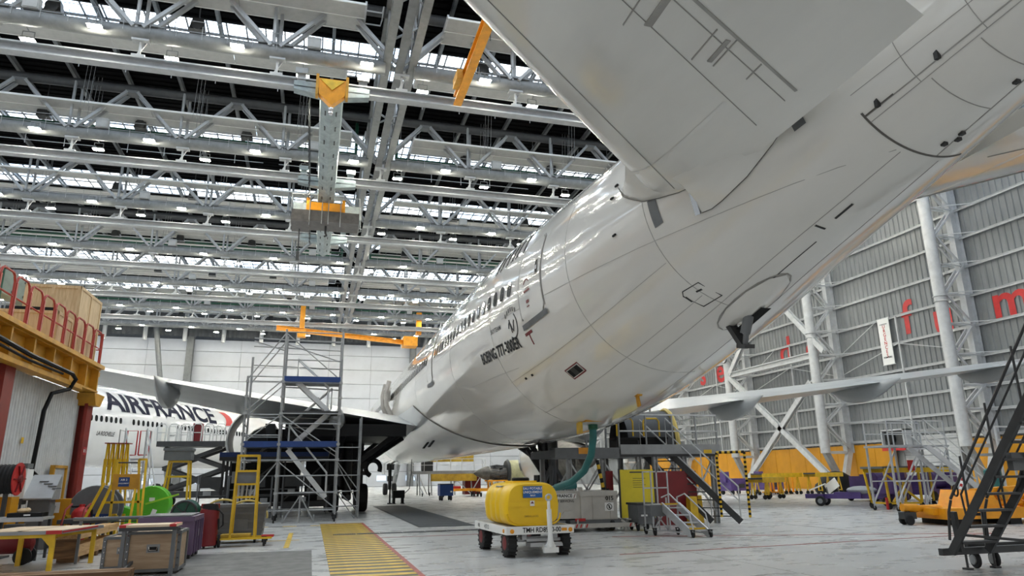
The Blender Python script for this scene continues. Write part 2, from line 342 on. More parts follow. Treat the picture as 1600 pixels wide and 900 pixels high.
for p, q in (((-.2, 67.2, 11.7), (-.2, 52.3, .4)), ((-.2, 54.2, 9.6), (-.2, 66.2, .4)), ((0, 67.4, 12.1), (0, 60.2, 19)), ((0, 52.2, 12.1), (0, 58.7, 19))):
    MB().ibeam(p, q, .5, .42, .08, (1, 0, 0)).build('brace_arm', m_steelw, xb)
MB().ibeam((0, 53.8, 12), (0, 67.6, 12), .5, .6, .08).build('tie_beam', m_steelw, xb)
ck = thing('wall_clock', 'round white clock on a column of the side wall', 'clock', (43.5, 67.6, 13.9))
MB().lathe((0, 0, 0), (-1, 0, 0), [(-.1, .55), (.06, .55), (.06, .48)], 20).build('case', m_mid, ck, True); MB().lathe((-.065, 0, 0), (-1, 0, 0), [(0, .47), (.01, .47)], 20).build('dial', m_paper, ck)
MB().bar((-.09, 0, 0), (-.09, -.1, .36), .05, .02).bar((-.09, 0, 0), (-.09, .2, .05), .05, .02).build('hand', m_blk, ck)
# ---- far wall: door leaves in horizontal panels, posts, dark band above
wf = struct(MB().bb((-75, YF+.2, 0), (XR, YF+.5, ZR+1)).build('wall_far', m_cladd))
zs = [0.02, 2.6, 5.2, 7.8, 10.4, 13, 15.6, 18.2, 20.8, 23.4, 25.5]
pmap = {}
for j in range(len(zs)-1):
    h = zs[j+1]-zs[j]-.07
    me = MB().bb((.02, -.1, 0), (7.58, .1, h)).mesh('door_panel', m_door)
    for i in range(16): inst('door_panel', me, wf, (-74+i*7.6, YF, zs[j]+.03))
wmz = MB().bb((-.8, -.14, 0), (.8, 0, .85)).mesh('door_window', M('lit door window', (206, 226, 250), .3, var=0, emit=.9))
for x in (-26, -18, -10, 5, 12.2, 17.4, 22.6, 28, 34): inst('door_window', wmz, wf, (x, YF-.1, 1.05))
for x in (-58, -21.4, 17.2):
    struct(MB().ibeam((x, YF-1.2, 0), (x, YF-1.2, 26), 1.1, 1.2, .12, (0, 1, 0)).build('trim_1', m_mid))
def far_strut(x0, x1, lab):
    tag(MB().tube((x0-(x1-x0)*8/22.5, YF-3.6, 0), (x1, YF-3.6, 30.5), .42, 10).build('raking_strut', m_mid, None, True), lab, 'strut')
far_strut(-23.4, -27.3, 'dark raking strut leaning left in front of the white far doors'); far_strut(15.6, 20.2, 'dark raking strut leaning right beside the airliner nose')
cb = MB(); n = 260
cb.grid([[V((-60+i*.4, YF-2.4+(.12 if i % 2 else 0), z)) for i in range(n)] for z in (25.6, 29.6)])
struct(cb.build('trim_2', m_cladd))
cb = MB(); cb.grid([[V((-60+i*.4, YF-1+(.12 if i % 2 else 0), z)) for i in range(n)] for z in (29.6, 31.2)]); struct(cb.build('trim_3', m_clad))
hm = MB().tube((0, 0, 24.6), (0, 0, 29.4), .35, 8).mesh('door_guide', m_steelw, True)
for i in range(12):
    tag(inst('door_guide', hm, None, (-47+i*6.2, YF-2.78, 0)), 'short white guide post above the far white doors, %s from the left' % NTH[i], 'guide post', 'guide posts over the far doors')
# ---- ceiling: dark deck strips, rafters, skylights with panes and glazing bars
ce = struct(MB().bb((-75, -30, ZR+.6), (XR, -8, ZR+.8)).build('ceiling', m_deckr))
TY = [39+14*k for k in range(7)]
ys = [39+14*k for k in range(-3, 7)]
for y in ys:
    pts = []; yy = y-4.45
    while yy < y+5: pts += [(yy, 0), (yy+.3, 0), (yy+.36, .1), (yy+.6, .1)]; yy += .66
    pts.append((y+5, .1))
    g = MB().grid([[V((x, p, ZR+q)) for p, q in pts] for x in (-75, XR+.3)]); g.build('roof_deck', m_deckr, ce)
raf = MB().ibeam((0, -8, 0), (0, YF, 0), .22, .4, .05).mesh('rafter', m_mid)
for i in range(27): inst('rafter', raf, ce, (3.9-3.7*(i-11)-.4, 0, ZR-.25))
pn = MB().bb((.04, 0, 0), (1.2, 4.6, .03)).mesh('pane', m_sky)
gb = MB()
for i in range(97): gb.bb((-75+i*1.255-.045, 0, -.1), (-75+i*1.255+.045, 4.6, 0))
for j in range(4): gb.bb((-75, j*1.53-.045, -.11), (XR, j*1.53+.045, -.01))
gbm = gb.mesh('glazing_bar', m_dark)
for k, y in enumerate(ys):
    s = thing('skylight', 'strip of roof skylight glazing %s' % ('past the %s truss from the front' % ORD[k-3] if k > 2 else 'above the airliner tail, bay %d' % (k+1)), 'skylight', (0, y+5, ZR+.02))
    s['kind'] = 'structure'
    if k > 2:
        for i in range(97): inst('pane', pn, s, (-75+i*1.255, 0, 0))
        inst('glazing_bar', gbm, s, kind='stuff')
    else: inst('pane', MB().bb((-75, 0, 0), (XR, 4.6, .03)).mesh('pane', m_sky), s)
# ---- trusses
ZB = 26.3; ZT = 30.3; PX = 7.4
dgA = MB().bar((.25, -.42, ZB+.2), (3.35, -.3, ZT-.35), .24, .2).mesh('diagonal', m_rsw)
dgB = MB().bar((.25, .42, ZB+.2), (3.35, .3, ZT-.35), .24, .2).mesh('diagonal', m_rsw)
dgC = MB().bar((-.25, -.42, ZB+.2), (-3.35, -.3, ZT-.35), .24, .2).mesh('diagonal', m_rsw)
dgD = MB().bar((-.25, .42, ZB+.2), (-3.35, .3, ZT-.35), .24, .2).mesh('diagonal', m_rsw, True)
vtA = MB().tube((-.12, -.3, ZB), (-.12, -.3, ZT), .11, 6).tube((.2, .3, ZB), (.2, .3, ZT), .11, 6).mesh('vertical', m_rsw, True)
apx = MB().bar((3.2, 0, ZT-.35), (4.2, 0, ZT-.35), .8, .22).mesh('apex_plate', m_rst)
gus = MB().bar((-1, 0, ZB+.38), (1, 0, ZB+.38), .9, .1).mesh('gusset', m_rst)
def chord(x0, x1):
    c = MB(); c.lathe((x0, 0, ZB), (1, 0, 0), [(0, .44), (x1-x0, .44)], 14); c.bar((x0, -.3, ZB+.42), (x1, -.3, ZB+.42), .05).bar((x0, .3, ZB+.42), (x1, .3, ZB+.42), .05)
    return c.mesh('bottom_chord', m_rst, True)
def tchord(x0, x1): return MB().lathe((x0, 0, ZT), (1, 0, 0), [(0, .36), (x1-x0, .36)], 10).mesh('top_chord', m_topch, True)
cl, cr_, tl, tr_ = chord(-52, 3.0), chord(4.8, 44), tchord(-52, 3.2), tchord(4.6, 44)
hr = MB()
for i in range(70): x = -50+i*1.37; hr.tube((x, -.46, ZB-.1), (x, -.46, ZB+.75), .02, 4)
hr.tube((-50, -.46, ZB+1.05), (44, -.46, ZB+1.05), .025, 4)
hrm = hr.mesh('catwalk_rail', m_rsw)
for k, y in enumerate(TY):
    t = struct(thing('roof_truss', 'grey tubular roof truss, %s row from the front' % ORD[k], 'truss', (0, y, 0), 0, 'roof trusses'))
    inst('bottom_chord', cl, t); inst('bottom_chord', cr_, t); inst('top_chord', tl, t); inst('top_chord', tr_, t); inst('catwalk_rail', hrm, t)
    for i in range(-5, 8):
        x = 3.9-PX*i
        for m in ((dgA, dgB, dgC, dgD) if i else (dgA, dgB, dgC, dgD)): inst('diagonal', m, t, (x, 0, 0))
        if i: inst('vertical', vtA, t, (x, 0, 0)); inst('gusset', gus, t, (x, 0, 0))
        inst('apex_plate', apx, t, (x, 0, 0)); 
# ---- main lengthwise girder
g = struct(thing('main_girder', 'long grey lattice girder crossing all the roof trusses', 'girder', (3.9, 0, 0)))
for sx in (-.8, .8):
    MB().ibeam((sx, 20, 26.75), (sx, YF, 26.75), .5, .5, .08).build('lower_boom', m_rst, g)
    MB().ibeam((sx, 20, 30.3), (sx, YF, 30.3), .4, .5, .08).build('upper_boom', m_rst, g)
MB().bar((0, 20, 26.45), (0, YF, 26.45), .5, .12).build('cable_tray', m_mid, g)
la = MB().bar((-.8, 0, 26.9), (-.8, 1.75, 30.2), .12).bar((.8, 0, 26.9), (.8, 1.75, 30.2), .12).mesh('lacing', m_rsw)
lb = MB().bar((-.8, 1.75, 26.9), (-.8, 0, 30.2), .12).bar((.8, 1.75, 26.9), (.8, 0, 30.2), .12).bar((-.8, 0, 26.8), (.8, 1.75, 26.8), .1).bar((.8, 0, 26.8), (-.8, 1.75, 26.8), .1).mesh('lacing', m_rsw)
for i in range(62): inst('lacing', la if i % 2 else lb, g, (0, 21+i*1.75, 0))
# ---- crane rails under the trusses with their hangers
rb = MB().ibeam((-52, 0, 24.4), (44, 0, 24.4), .6, .62, .09).mesh('rail_beam', m_rsw)
hg = MB().bar((0, 0, 24.7), (0, 0, 25.9), .12).box((0, 0, 25.84), (.9, .5, .12)).box((0, 0, 24.78), (.7, .6, .14)).bar((-.2, .1, 24.9), (.25, .1, 25.8), .09).mesh('hanger', m_rsw)
for k, y in enumerate(TY[:6]):
    t = thing('crane_rail', 'white crane rail hung below the %s roof truss' % ORD[k], 'crane rail', (0, y, 0), 0, 'crane rails'); t['kind'] = 'structure'
    inst('rail_beam', rb, t)
    for i in range(-5, 8): inst('hanger', hg, t, (3.9-PX*i+.15, 0, 0))
# ---- radiant ceiling panels: two boards, white bars painting the light reflected along the edges, end plate
def radiant(y, x0, x1, wd, z, lab):
    t = thing('radiant_panel', lab, 'heating panel', ((x0+x1)/2, y, z), 0, 'radiant panels under the roof'); L = x1-x0; nb = 2 if wd > 2 else 1; b = wd/nb; n = max(1, round(L/7.4))
    for i in range(n):
        me = MB()
        for j in range(nb): me.bb((-L/2+i*L/n+.015, -wd/2+j*b+.02, 0), (-L/2+(i+1)*L/n-.015, -wd/2+(j+1)*b-.02, .07))
        me.build('panel_board', m_pan, t)
    for j in range(nb+1): MB().bar((-L/2, -wd/2+j*b, .03), (L/2, -wd/2+j*b, .03), .06, .13).build('edge_gleam', m_paper, t)
    for s in (-1, 1): MB().bb((s*L/2-.06, -wd/2, -.02), (s*L/2+.06, wd/2, .25)).build('end_plate', m_steelw, t)
    hg2 = MB()
    for i in range(n): hg2.bar((-L/2+(i+.5)*L/n, 0, .07), (-L/2+(i+.5)*L/n, 0, 30.84-z), .04)
    hg2.build('suspension_rod', m_mid, t)
    e = L/2; MB().path([(e, -.6, .15), (e+1, -.6, .15), (e+1.1, -.6, .6), (e+1.1, .7, .6), (e+1.0, .7, .15), (e, .7, .15)], .05, 6).build('feed_pipe', m_steelw, t)
for k, y in enumerate(TY):
    for sd, x0, x1 in (('left', -50, 1.6), ('right', 6.6, 42)):
        radiant(y+(-.6, .5, 0, .9, .9, .9, .9)[k], x0, x1, 2.7 if k in (0, 1, 3, 5) else 1.3, (29.2, 28.4, 28.6, 28.6, 28.8, 28.8, 28.8)[k], 'white radiant heating panel inside the %s roof truss, %s of the girder' % (ORD[k], sd))
        if k in (0, 2, 3, 4): radiant(y+(5.1 if k == 0 else 6.3), x0-1, x1-.8, 2.7, 29.1, 'white radiant heating panel behind the %s roof truss, %s of the girder' % (ORD[k], sd))
# ---- green pipes
for k, ups, dz, ddy in ((1, 'upper', -.65, 2.4), (1, 'lower', -1.05, 2.2), (3, 'upper', -.5, 2.6), (3, 'lower', -1.1, 2.3), (5, 'upper', -.5, 2.6), (5, 'lower', -1.1, 2.3)):
    for s, x0, x1 in (('left', -50, 2.2), ('right', 5.4, 42)):
        o = tag(MB().tube((x0, TY[k]+ddy, 28.7+dz), (x1, TY[k]+ddy, 28.7+dz), .15, 8).tube((x1-.1 if s == 'left' else x0+.1, TY[k]+ddy, 28.7+dz), (x1-.1 if s == 'left' else x0+.1, TY[k]+ddy, 30.84), .13, 8).build('green_pipe', m_green, None, True), 'dark green pipe, %s run behind the %s roof truss, %s of the girder' % (ups, ORD[k], s), 'pipe')
        h = MB()
        for i in range(int((x1-x0)/7.4)): h.bar((x0+2+i*7.4, TY[k]+ddy, 28.7+dz), (x0+2+i*7.4, TY[k]+ddy, 30.84), .04)
        h.build('pipe_hanger', m_mid, o)
# ---- floodlights, loudspeakers, junction boxes on every truss row
def floodlight():
    t = thing('floodlight', '', 'floodlight')
    MB().box((0, 0, .1), (.78, .42, .12), None, .8).build('housing', m_steel, t); MB().box((0, 0, .02), (.66, .32, .05)).build('lens', m_lamp, t)
    MB().bar((-.3, 0, .15), (-.3, 0, .55), .04).bar((.3, 0, .15), (.3, 0, .55), .04).bar((-.3, 0, .55), (.3, 0, .55), .04).build('bracket', m_steel, t); return t
def floodproto(arm):
    t = floodlight(); MB().bar((0, 0, .55), (0, arm, .42 if arm > 0 else .7), .05).build('arm', m_steel, t); return t
FP = [floodproto(.45), floodproto(-.75)]; used = [False, False]
def side(i): return ('%s left of the main girder' % NTH[i]) if i >= 0 else ('%s right of the main girder' % NTH[-i-1])
def flood(q, x, y, z, lab, gr):
    if not used[q]: FP[q].location = (x, y, z); tag(FP[q], lab, 'floodlight', gr); used[q] = True
    else: copy_tree(FP[q], (x, y, z), 0, lab, gr)
for k, y in enumerate(TY):
    for i in range(-5, 7 if k > 1 else 4):
        x = 3.9-PX*i
        flood(0, x-2.05, y-.75, 25.9, 'bright floodlight on the front of the %s roof truss, %s' % (ORD[k], side(i)), 'floodlights on the front of the %s truss' % ORD[k])
        flood(1, x+1.6, y+1.0, 25.55, 'bright floodlight hung behind the %s roof truss, %s' % (ORD[k], side(i-1)), 'floodlights hung behind the %s truss' % ORD[k])
for i in (-4, -2, 0, 2, 3): copy_tree(FP[0], (3.9-PX*i-2, 24.05, 26.1), 0, 'bright floodlight above the airliner tail, %s' % side(i), 'floodlights above the tail')
tag(struct(MB().lathe((-52, 25, 26.3), (1, 0, 0), [(0, .44), (96, .44)], 12).build('tail_beam', m_steel, None, True)), 'grey tubular beam above the airliner tail carrying floodlights', 'beam')
spm = MB().box((0, 0, 0), (.9, .7, .8), None, .7).bar((0, 0, .3), (0, 0, 2.42), .06).mesh('horn_box', m_dark)
spc = MB().lathe((0, 0, -.15), (0, -1, 0), [(0, .2), (.5, .36), (.52, .3)], 12).mesh('horn', m_dark, True)
for k, y in enumerate(TY):
    for i, x in enumerate((-22.5, -15.9, -8.2, 9.6, 17.5)):
        t = thing('loudspeaker', 'dark loudspeaker hanging along the %s roof truss, %s of five' % (ORD[k], NTH[i]), 'loudspeaker', (x+(k % 3)*1.7, y+1.6, 28.4-.15*(i % 2)), 0, 'loudspeakers along the %s truss' % ORD[k])
        inst('horn_box', spm, t); inst('horn', spc, t)
jbm = MB().box((0, 0, 0), (.8, .45, .75)).box((0, -.24, 0), (.7, .05, .65)).mesh('junction_box', m_pan)
for k, y in enumerate(TY):
    for q, x in enumerate((3.9-3*PX+2, 3.9-PX+2.2, 3.9+PX+2.4)):
        tag(inst('junction_box', jbm, None, (x, y-.2, 27.12)), 'pale junction box standing on the %s roof truss, %s' % (ORD[k], ('far left', 'left of the bridge crane', 'right of the main girder')[q]), 'junction box', 'junction boxes on the %s truss' % ORD[k])
wm = MB()
for dx in (-.25, 0, .25): wm.tube((dx, 0, 27.5), (dx+.1, 0, 30.84), .015, 4)
wme = wm.mesh('hanger_wire', m_steel)
for k, y in enumerate(TY[:4]):
    for i in range(-3, 6): tag(inst('hanger_wire', wme, None, (3.9-PX*i+1.2, y-.3 if k else y+12, 0)), 'thin hanger wires by the %s roof truss, %s' % (ORD[k], side(i-1)), 'wire', 'hanger wires by the %s truss' % ORD[k])
for k, y in enumerate(TY[:4]):
    for q, (x0, x1) in enumerate(((-50, -20), (-18, -6), (-4.6, 3), (6.4, 20))):
        sp = MB().tube((x0, y+11, 30.3), (x1, y+11, 30.3), .03, 5)
        for i in range(int((x1-x0)/3)): sp.tube((x0+i*3+.5, y+11, 30.0), (x0+i*3+.5, y+11, 30.84), .03, 5)
        tag(sp.build('sprinkler_pipe', m_steelw), 'thin white sprinkler pipe below the dark roof behind the %s truss, %s' % (ORD[k], ('far left', 'left', 'beside the bridge crane', 'right of the girder')[q]), 'pipe', 'sprinkler pipes behind the %s truss' % ORD[k])
# ---- suspended bridge crane, trolley, second yellow crane
bc = thing('bridge_crane', 'grey blue box girder crane with a yellow end hung below the roof rails', 'crane', (-.1, 38.4, 23.6))
MB().prism([(-.72, 0, .95), (.72, 0, .95), (.62, 0, .05), (0, 0, -.3), (-.62, 0, .05)], (0, 31.4, 0)).build('box_girder', m_crane, bc)
MB().prism([(-.8, -.12, 1.0), (.8, -.12, 1.0), (.75, -.12, .0), (0, -.12, -.7), (-.75, -.12, .0)], (0, .5, 0)).build('end_cap', m_org, bc)
sm_ = MB()
for i in range(15):
    for s in (-1, 1): sm_.box((s*.33, 2+i*2, -.1), (.08, .5, .12))
sm_.build('slot_row', m_dark, bc)
MB().prism([(-.72, -.16, .95), (.72, -.16, .95), (0, -.2, .25)], (0, .03, 0)).build('cap_gusset', m_yel, bc)
for s in (-1, 1): MB().bb((s*.86-.08, -.16, -.1), (s*.86+.08, .4, 1.25)).build('cap_cheek', m_deck, bc)
MB().ball((0, -.05, -.95), .17).ball((0, -.05, -1.2), .15).build('end_lamp', m_chrome, bc, True)
for j, yy in enumerate((.6, 14.6, 28.6)):
    MB().prism([(-2.2, yy-.3, .9), (2.2, yy-.3, .9), (2.2, yy-.3, .35), (.6, yy-.3, .1), (-.6, yy-.3, .1), (-2.2, yy-.3, .35)], (0, .6, 0)).build('end_carriage', m_crane, bc)
    for s in (-1, 1): MB().box((s*1.8, yy, 1.2), (.5, .5, .8)).box((s*1.8, yy-.3, 1.55), (.7, .2, .35)).build('wheel_bogie', m_crane if j else m_steel, bc)
fs = MB()
for i in range(28): fs.path([(-1.3, 2+i*.95, .7), (-1.35, 2.2+i*.95, -.05), (-1.3, 2.6+i*.95, -.05), (-1.3, 2.9+i*.95, .7)], .04, 5)
fs.tube((-1.3, .5, .75), (-1.3, 30, .75), .04, 5).build('festoon_cable', m_dark, bc)
tr = thing('crane_trolley', 'crane trolley with yellow hoist frame and dark cabin hung below the bridge crane', 'crane trolley', (-.1, 55.5, 21.4))
MB().bb((-2.6, -.7, .2), (2.7, 1.6, 1.1)).bb((-2.6, -.9, 0), (-1.2, 1.7, .2)).build('cabin', M('brown grey crane cabin', (84, 80, 78), .5, var=.2), tr)
MB().bb((-1.5, -.6, 1.1), (-1.25, 1.2, 2.2)).bb((1.3, -.6, 1.1), (1.55, 1.2, 2.2)).bb((-1.3, -.5, 1.2), (1.4, -.2, 1.9)).build('hoist_frame', m_org, tr)
MB().bb((-2.6, 1.4, 1.3), (-1, 2.8, 2.5)).build('drive_box', m_crane, tr); MB().bb((1.2, 1.4, 1.3), (2.9, 2.8, 2.5)).build('drive_box', m_crane, tr); MB().bb((1.9, 1.35, 1.5), (2.6, 1.42, 1.8)).build('lamp_strip', m_org, tr)
cg = MB()
for p, q in (((-2.6, -.7, 1.1), (-2.6, -.7, 2.4)), ((2.7, -.7, 1.1), (2.7, -.7, 2.4)), ((-.25, -.7, 0), (-.25, -.7, 2.4)), ((.25, -.7, 0), (.25, -.7, 2.4)), ((-2.6, -.7, 2.4), (2.7, -.7, 2.4)), ((1.2, -.8, -.2), (1.2, -.8, 2)), ((-1.2, -.8, -.2), (-1.2, -.8, 2)), ((3, 2.8, .8), (3, 2.8, 3)), ((3, 1.4, 3), (3, 2.8, 3))): cg.tube(p, q, .04, 5)
cg.build('guard_rail', m_steel, tr)
MB().path([(-1.95, .4, -.2), (-1.95, .4, -2.6)], .05, 6).box((-1.95, .4, -2.5), (.25, .25, .7)).build('pendant', m_dark, tr); MB().path([(.1, .4, .2), (.1, .4, -.4), (.2, .4, -.6), (0, .4, -.7)], .09, 6).build('hook', m_dark, tr)
yc = thing('jib_crane', 'slim yellow crane beam hanging above the tailplane', 'crane', (7.4, 38, 24.1))
MB().ibeam((0, -9.5, 0), (0, 0, 0), .5, .7, .1).build('jib_beam', m_org, yc); MB().box((-.4, -2.2, .1), (.35, 1.3, .6)).build('hoist', m_deck, yc); MB().tube((.5, -6.5, 0), (.5, -6.5, 1.8), .03, 5).build('wire', m_dark, yc)
ac = thing('access_crane', 'orange yellow bridge crane high before the far wall', 'crane', (0, 104, 22.7))
MB().ibeam((-6, 0, 0), (14, 6, -.4), .5, .7, .1).build('bridge_beam', m_org, ac); MB().box((14, 6, -.3), (2.2, 2.6, 1.5)).build('end_carriage', m_org, ac)
MB().box((-2.5, 1, 2.3), (.7, .7, 4.2)).box((-2.5, 1, -.5), (1.2, 1, 1.2)).build('mast', m_org, ac); MB().box((15.4, 6, 2.8), (.8, .7, 3.6)).build('mast', m_org, ac); MB().bar((-2.5, 1, 4.3), (-2.5, 1, 8.1), .12).bar((15.4, 6, 4.5), (15.4, 6, 8.1), .12).build('suspension_rod', m_mid, ac)
# ------------------------------------------------------------------ airliners
def cut_text(key, st):       # slice the letters across so they can follow a curved skin
    vs, fs = TXT[key]; bm = bmesh.new(); bv = [bm.verts.new(v) for v in vs]
    for f in fs:
        try: bm.faces.new([bv[i] for i in f])
        except ValueError: pass
    y = min(v[1] for v in vs)+st; top = max(v[1] for v in vs)
    while y < top:
        bmesh.ops.bisect_plane(bm, geom=bm.verts[:]+bm.edges[:]+bm.faces[:], plane_co=(0, y, 0), plane_no=(0, 1, 0)); y += st
    bm.verts.index_update(); r = ([tuple(v.co) for v in bm.verts], [tuple(v.index for v in f.verts) for f in bm.faces]); bm.free(); return r
class Fus:
    def __init__(s, xc, st): s.xc = xc; s.st = sorted(st)
    def sec(s, Y):
        st = s.st
        if Y <= st[0][0]: return st[0][1:]
        for i in range(len(st)-1):
            if Y <= st[i+1][0]:
                h = st[i+1][0]-st[i][0]; t = (Y-st[i][0])/h; o = []
                for k in (1, 2):
                    y0, y1 = st[i][k], st[i+1][k]; d = (y1-y0)/h
                    m0 = d if i == 0 else (0 if (y0-st[i-1][k])*(y1-y0) <= 0 else 2/((st[i][0]-st[i-1][0])/(y0-st[i-1][k])+1/d))
                    m1 = d if i == len(st)-2 else (0 if (st[i+2][k]-y1)*(y1-y0) <= 0 else 2/((st[i+2][0]-st[i+1][0])/(st[i+2][k]-y1)+1/d))
                    t2, t3 = t*t, t**3
                    o.append((2*t3-3*t2+1)*y0+(t3-2*t2+t)*h*m0+(3*t2-2*t3)*y1+(t3-t2)*h*m1)
                return tuple(o)
        return st[-1][1:]
    def p(s, Y, th, off=0):
        z, r = s.sec(Y); a = math.radians(th); return V((s.xc-(r+off)*math.cos(a), Y, z+(r+off)*math.sin(a)))
    def n(s, Y, th):
        a = s.p(Y+.02, th)-s.p(Y-.02, th); b = s.p(Y, th+.2)-s.p(Y, th-.2); v = b.cross(a); v.normalize()
        return v if v.x*-math.cos(math.radians(th))+v.z*math.sin(math.radians(th)) > 0 else -v
    def th(s, Y, z): c, r = s.sec(Y); return math.degrees(math.asin(max(-1, min(1, (z-c)/r))))
    def body(s, ys, n=72):
        m = MB(); m.grid([[s.p(y, 360*i/n) for i in range(n)] for y in ys], True)
        m.f += [tuple(range(n-1, -1, -1)), tuple(range((len(ys)-1)*n, len(ys)*n))]; return m
    def ribbon(s, m, pts, w, off=.006, h=.004):
        q = []; k = len(pts)
        P = [s.p(y, t, off) for y, t in pts]; N = [s.n(y, t) for y, t in pts]
        rows = []
        for i in range(k):
            d = P[min(i+1, k-1)]-P[max(i-1, 0)]; d.normalize(); c = N[i].cross(d)*(w/2)
            rows.append([P[i]-c-N[i]*.02, P[i]-c, P[i]+c, P[i]+c-N[i]*.02])
        return m.grid(rows)
    def arc(s, Y, t0, t1, n=None): n = n or max(3, int(abs(t1-t0)/4)); return [(Y, t0+(t1-t0)*i/n) for i in range(n+1)]
    def lon(s, y0, y1, th, n=None, z=None):
        n = n or max(2, int(abs(y1-y0)/.6)); o = []
        for i in range(n+1): y = y0+(y1-y0)*i/n; o.append((y, th if z is None else s.th(y, z)))
        return o
    def patch(s, m, y0, y1, t0, t1, off=.012, ny=4, nt=6, rnd=0):
        rows = []
        for j in range(nt+1):
            v = j/nt; t = t0+(t1-t0)*v; ins = 0
            if rnd:
                e = min(v, 1-v)*nt
                if e < 1: ins = rnd*(1-math.sqrt(max(0, 1-(1-e)**2)))
            rows.append([s.p(y0+ins+(y1-y0-2*ins)*i/ny, t, off) for i in range(ny+1)])
        inner = [[q-s.n(y0, t0)*0 for q in r] for r in rows]
        return m.grid(rows)
    def text(s, m, key, Y, z, size, off=.012, sx=1, sgn=-1):
        vs, fs = cut_text(key, .15/size) if size > .4 else TXT[key]; o = []
        for x, y, _ in vs:
            yy = Y+sgn*x*size*sx; c, r = s.sec(yy); t0 = math.degrees(math.asin((z-c)/r)); o.append(s.p(yy, t0+math.degrees(y*size/r), off))
        return m.add(o, fs)
    def windows(s, me, par, ys_, z, nm='cabin_window'):
        for y in ys_:
            t = s.th(y, z); N = s.n(y, t); P = s.p(y, t, .008)
            xx = V((0, 1, 0)); xx = (xx-N*xx.dot(N)).normalized(); yv = N.cross(xx)
            o = inst(nm, me, par); o.matrix_world = Matrix(((xx.x, yv.x, N.x, P.x), (xx.y, yv.y, N.y, P.y), (xx.z, yv.z, N.z, P.z), (0, 0, 0, 1)))
def oval(w, h, n=16, th=.01): return MB().prism([V((math.copysign(abs(math.cos(a))**.75, math.cos(a))*w/2, math.copysign(abs(math.sin(a))**.75, math.sin(a))*h/2, 0)) for a in [2*PI*i/n for i in range(n)]], (0, 0, th))
def lerp(a, b, t): return a+(b-a)*t
def foil(le, te, zle, zte, thk, x, n=9):
    c = le-te; up = []; lo = []
    for i in range(n+1):
        t = i/n; t = t*t*(3-2*t) if 0 else (1-math.cos(PI*t))/2
        y = 5*thk*c*(.2969*math.sqrt(t)-.126*t-.3516*t*t+.2843*t**3-.1036*t**4)
        base = lerp(zle, zte, t); up.append(V((x, le-c*t, base+y*.95))); lo.append(V((x, le-c*t, base-y*.95)))
    return up+lo[-2:0:-1]
ac1 = thing('airliner', 'huge white twin engined airliner seen from below its tail, filling the hangar', 'aircraft')
F1 = Fus(7.35, [(1.6, 7.12, .3), (2.0, 7.12, .4), (3, 7.08, .68), (4.5, 6.98, 1.0), (6, 6.85, 1.28), (7.2, 6.75, 1.5), (9.1, 6.58, 1.82), (10.9, 6.39, 2.13), (13.2, 6.15, 2.44), (15.8, 5.95, 2.75), (18.5, 5.84, 2.97), (21.5, 5.79, 3.08), (25, 5.78, 3.1), (62, 5.78, 3.1), (66, 5.76, 3.04), (69, 5.68, 2.8), (71.5, 5.5, 2.36), (73.5, 5.25, 1.78), (74.8, 5.05, 1.2), (75.6, 4.95, .62), (75.9, 4.92, .08)])
F1.body([1.6+.4*i for i in range(60)]+[25.6+1.5*i for i in range(26)]+[64.6+.6*i for i in range(18)]+[75.2, 75.5, 75.75, 75.9]).build('fuselage', m_white, ac1, True)
wme = oval(.26, .39).mesh('cabin_window', m_glass)
F1.windows(wme, ac1, [y for y in [16.35+.533*i for i in range(94)] if not any(abs(y-d) < .85 for d in (27.1, 44.5, 58))], 6.18)
s_ = MB()
for Y in (10.35, 13.2, 17.9, 22.9, 31.2): F1.ribbon(s_, F1.arc(Y, -100, 80), .012, .003)
for y0, y1, z in ((4.5, 31, 7.75), (16.2, 31, 5.75), (6.4, 17, 5.55), (17, 30, 4.3)): F1.ribbon(s_, F1.lon(y0, y1, 0, None, z), .009, .003)
for y0, y1, t in ((6.4, 13, -72), (3, 6.3, -30), (10.4, 18, -62), (6.4, 17.5, -97), (10.4, 18, -38)): F1.ribbon(s_, F1.lon(y0, y1, t), .009, .003)
s_.build('panel_seam', m_seam, ac1)
ap = MB(); F1.ribbon(ap, F1.arc(6.32, -110, -41), .024); F1.ribbon(ap, F1.lon(1.9, 6.32, -44), .016); F1.ribbon(ap, F1.lon(1.9, 6.3, -92), .014); F1.ribbon(ap, F1.lon(1.9, 6.32, -48), .008)
for Y in (2.5, 3.1, 3.7, 4.3, 4.9, 5.5): F1.ribbon(ap, F1.arc(Y, -92, -50), .01)
for Y in (2.4, 3.2, 4, 4.8, 5.6): F1.ribbon(ap, F1.arc(Y, -48, 10), .007)
ap.build('engine_bay_seam', m_seam, ac1); MA = MB(); F1.ribbon(MA, F1.arc(6.32, -110, -41), .026, .008); F1.ribbon(MA, F1.lon(5.9, 6.32, -43.5), .02, .008); MA.build('engine_bay_edge', m_seamm, ac1)
hz = MB()
for Y in (2.5, 3.4, 4.3, 5.3, 6.1): hz.box(F1.p(Y, -42, .01), (.05, .05, .1))
for Y, t in ((6.1, -88), (6.0, -93), (5.9, -91), (5.1, -88), (4.3, -88), (3.5, -89)): hz.box(F1.p(Y, t, .005), (.06, .06, .05))
hz.build('latch', m_seamd, ac1)
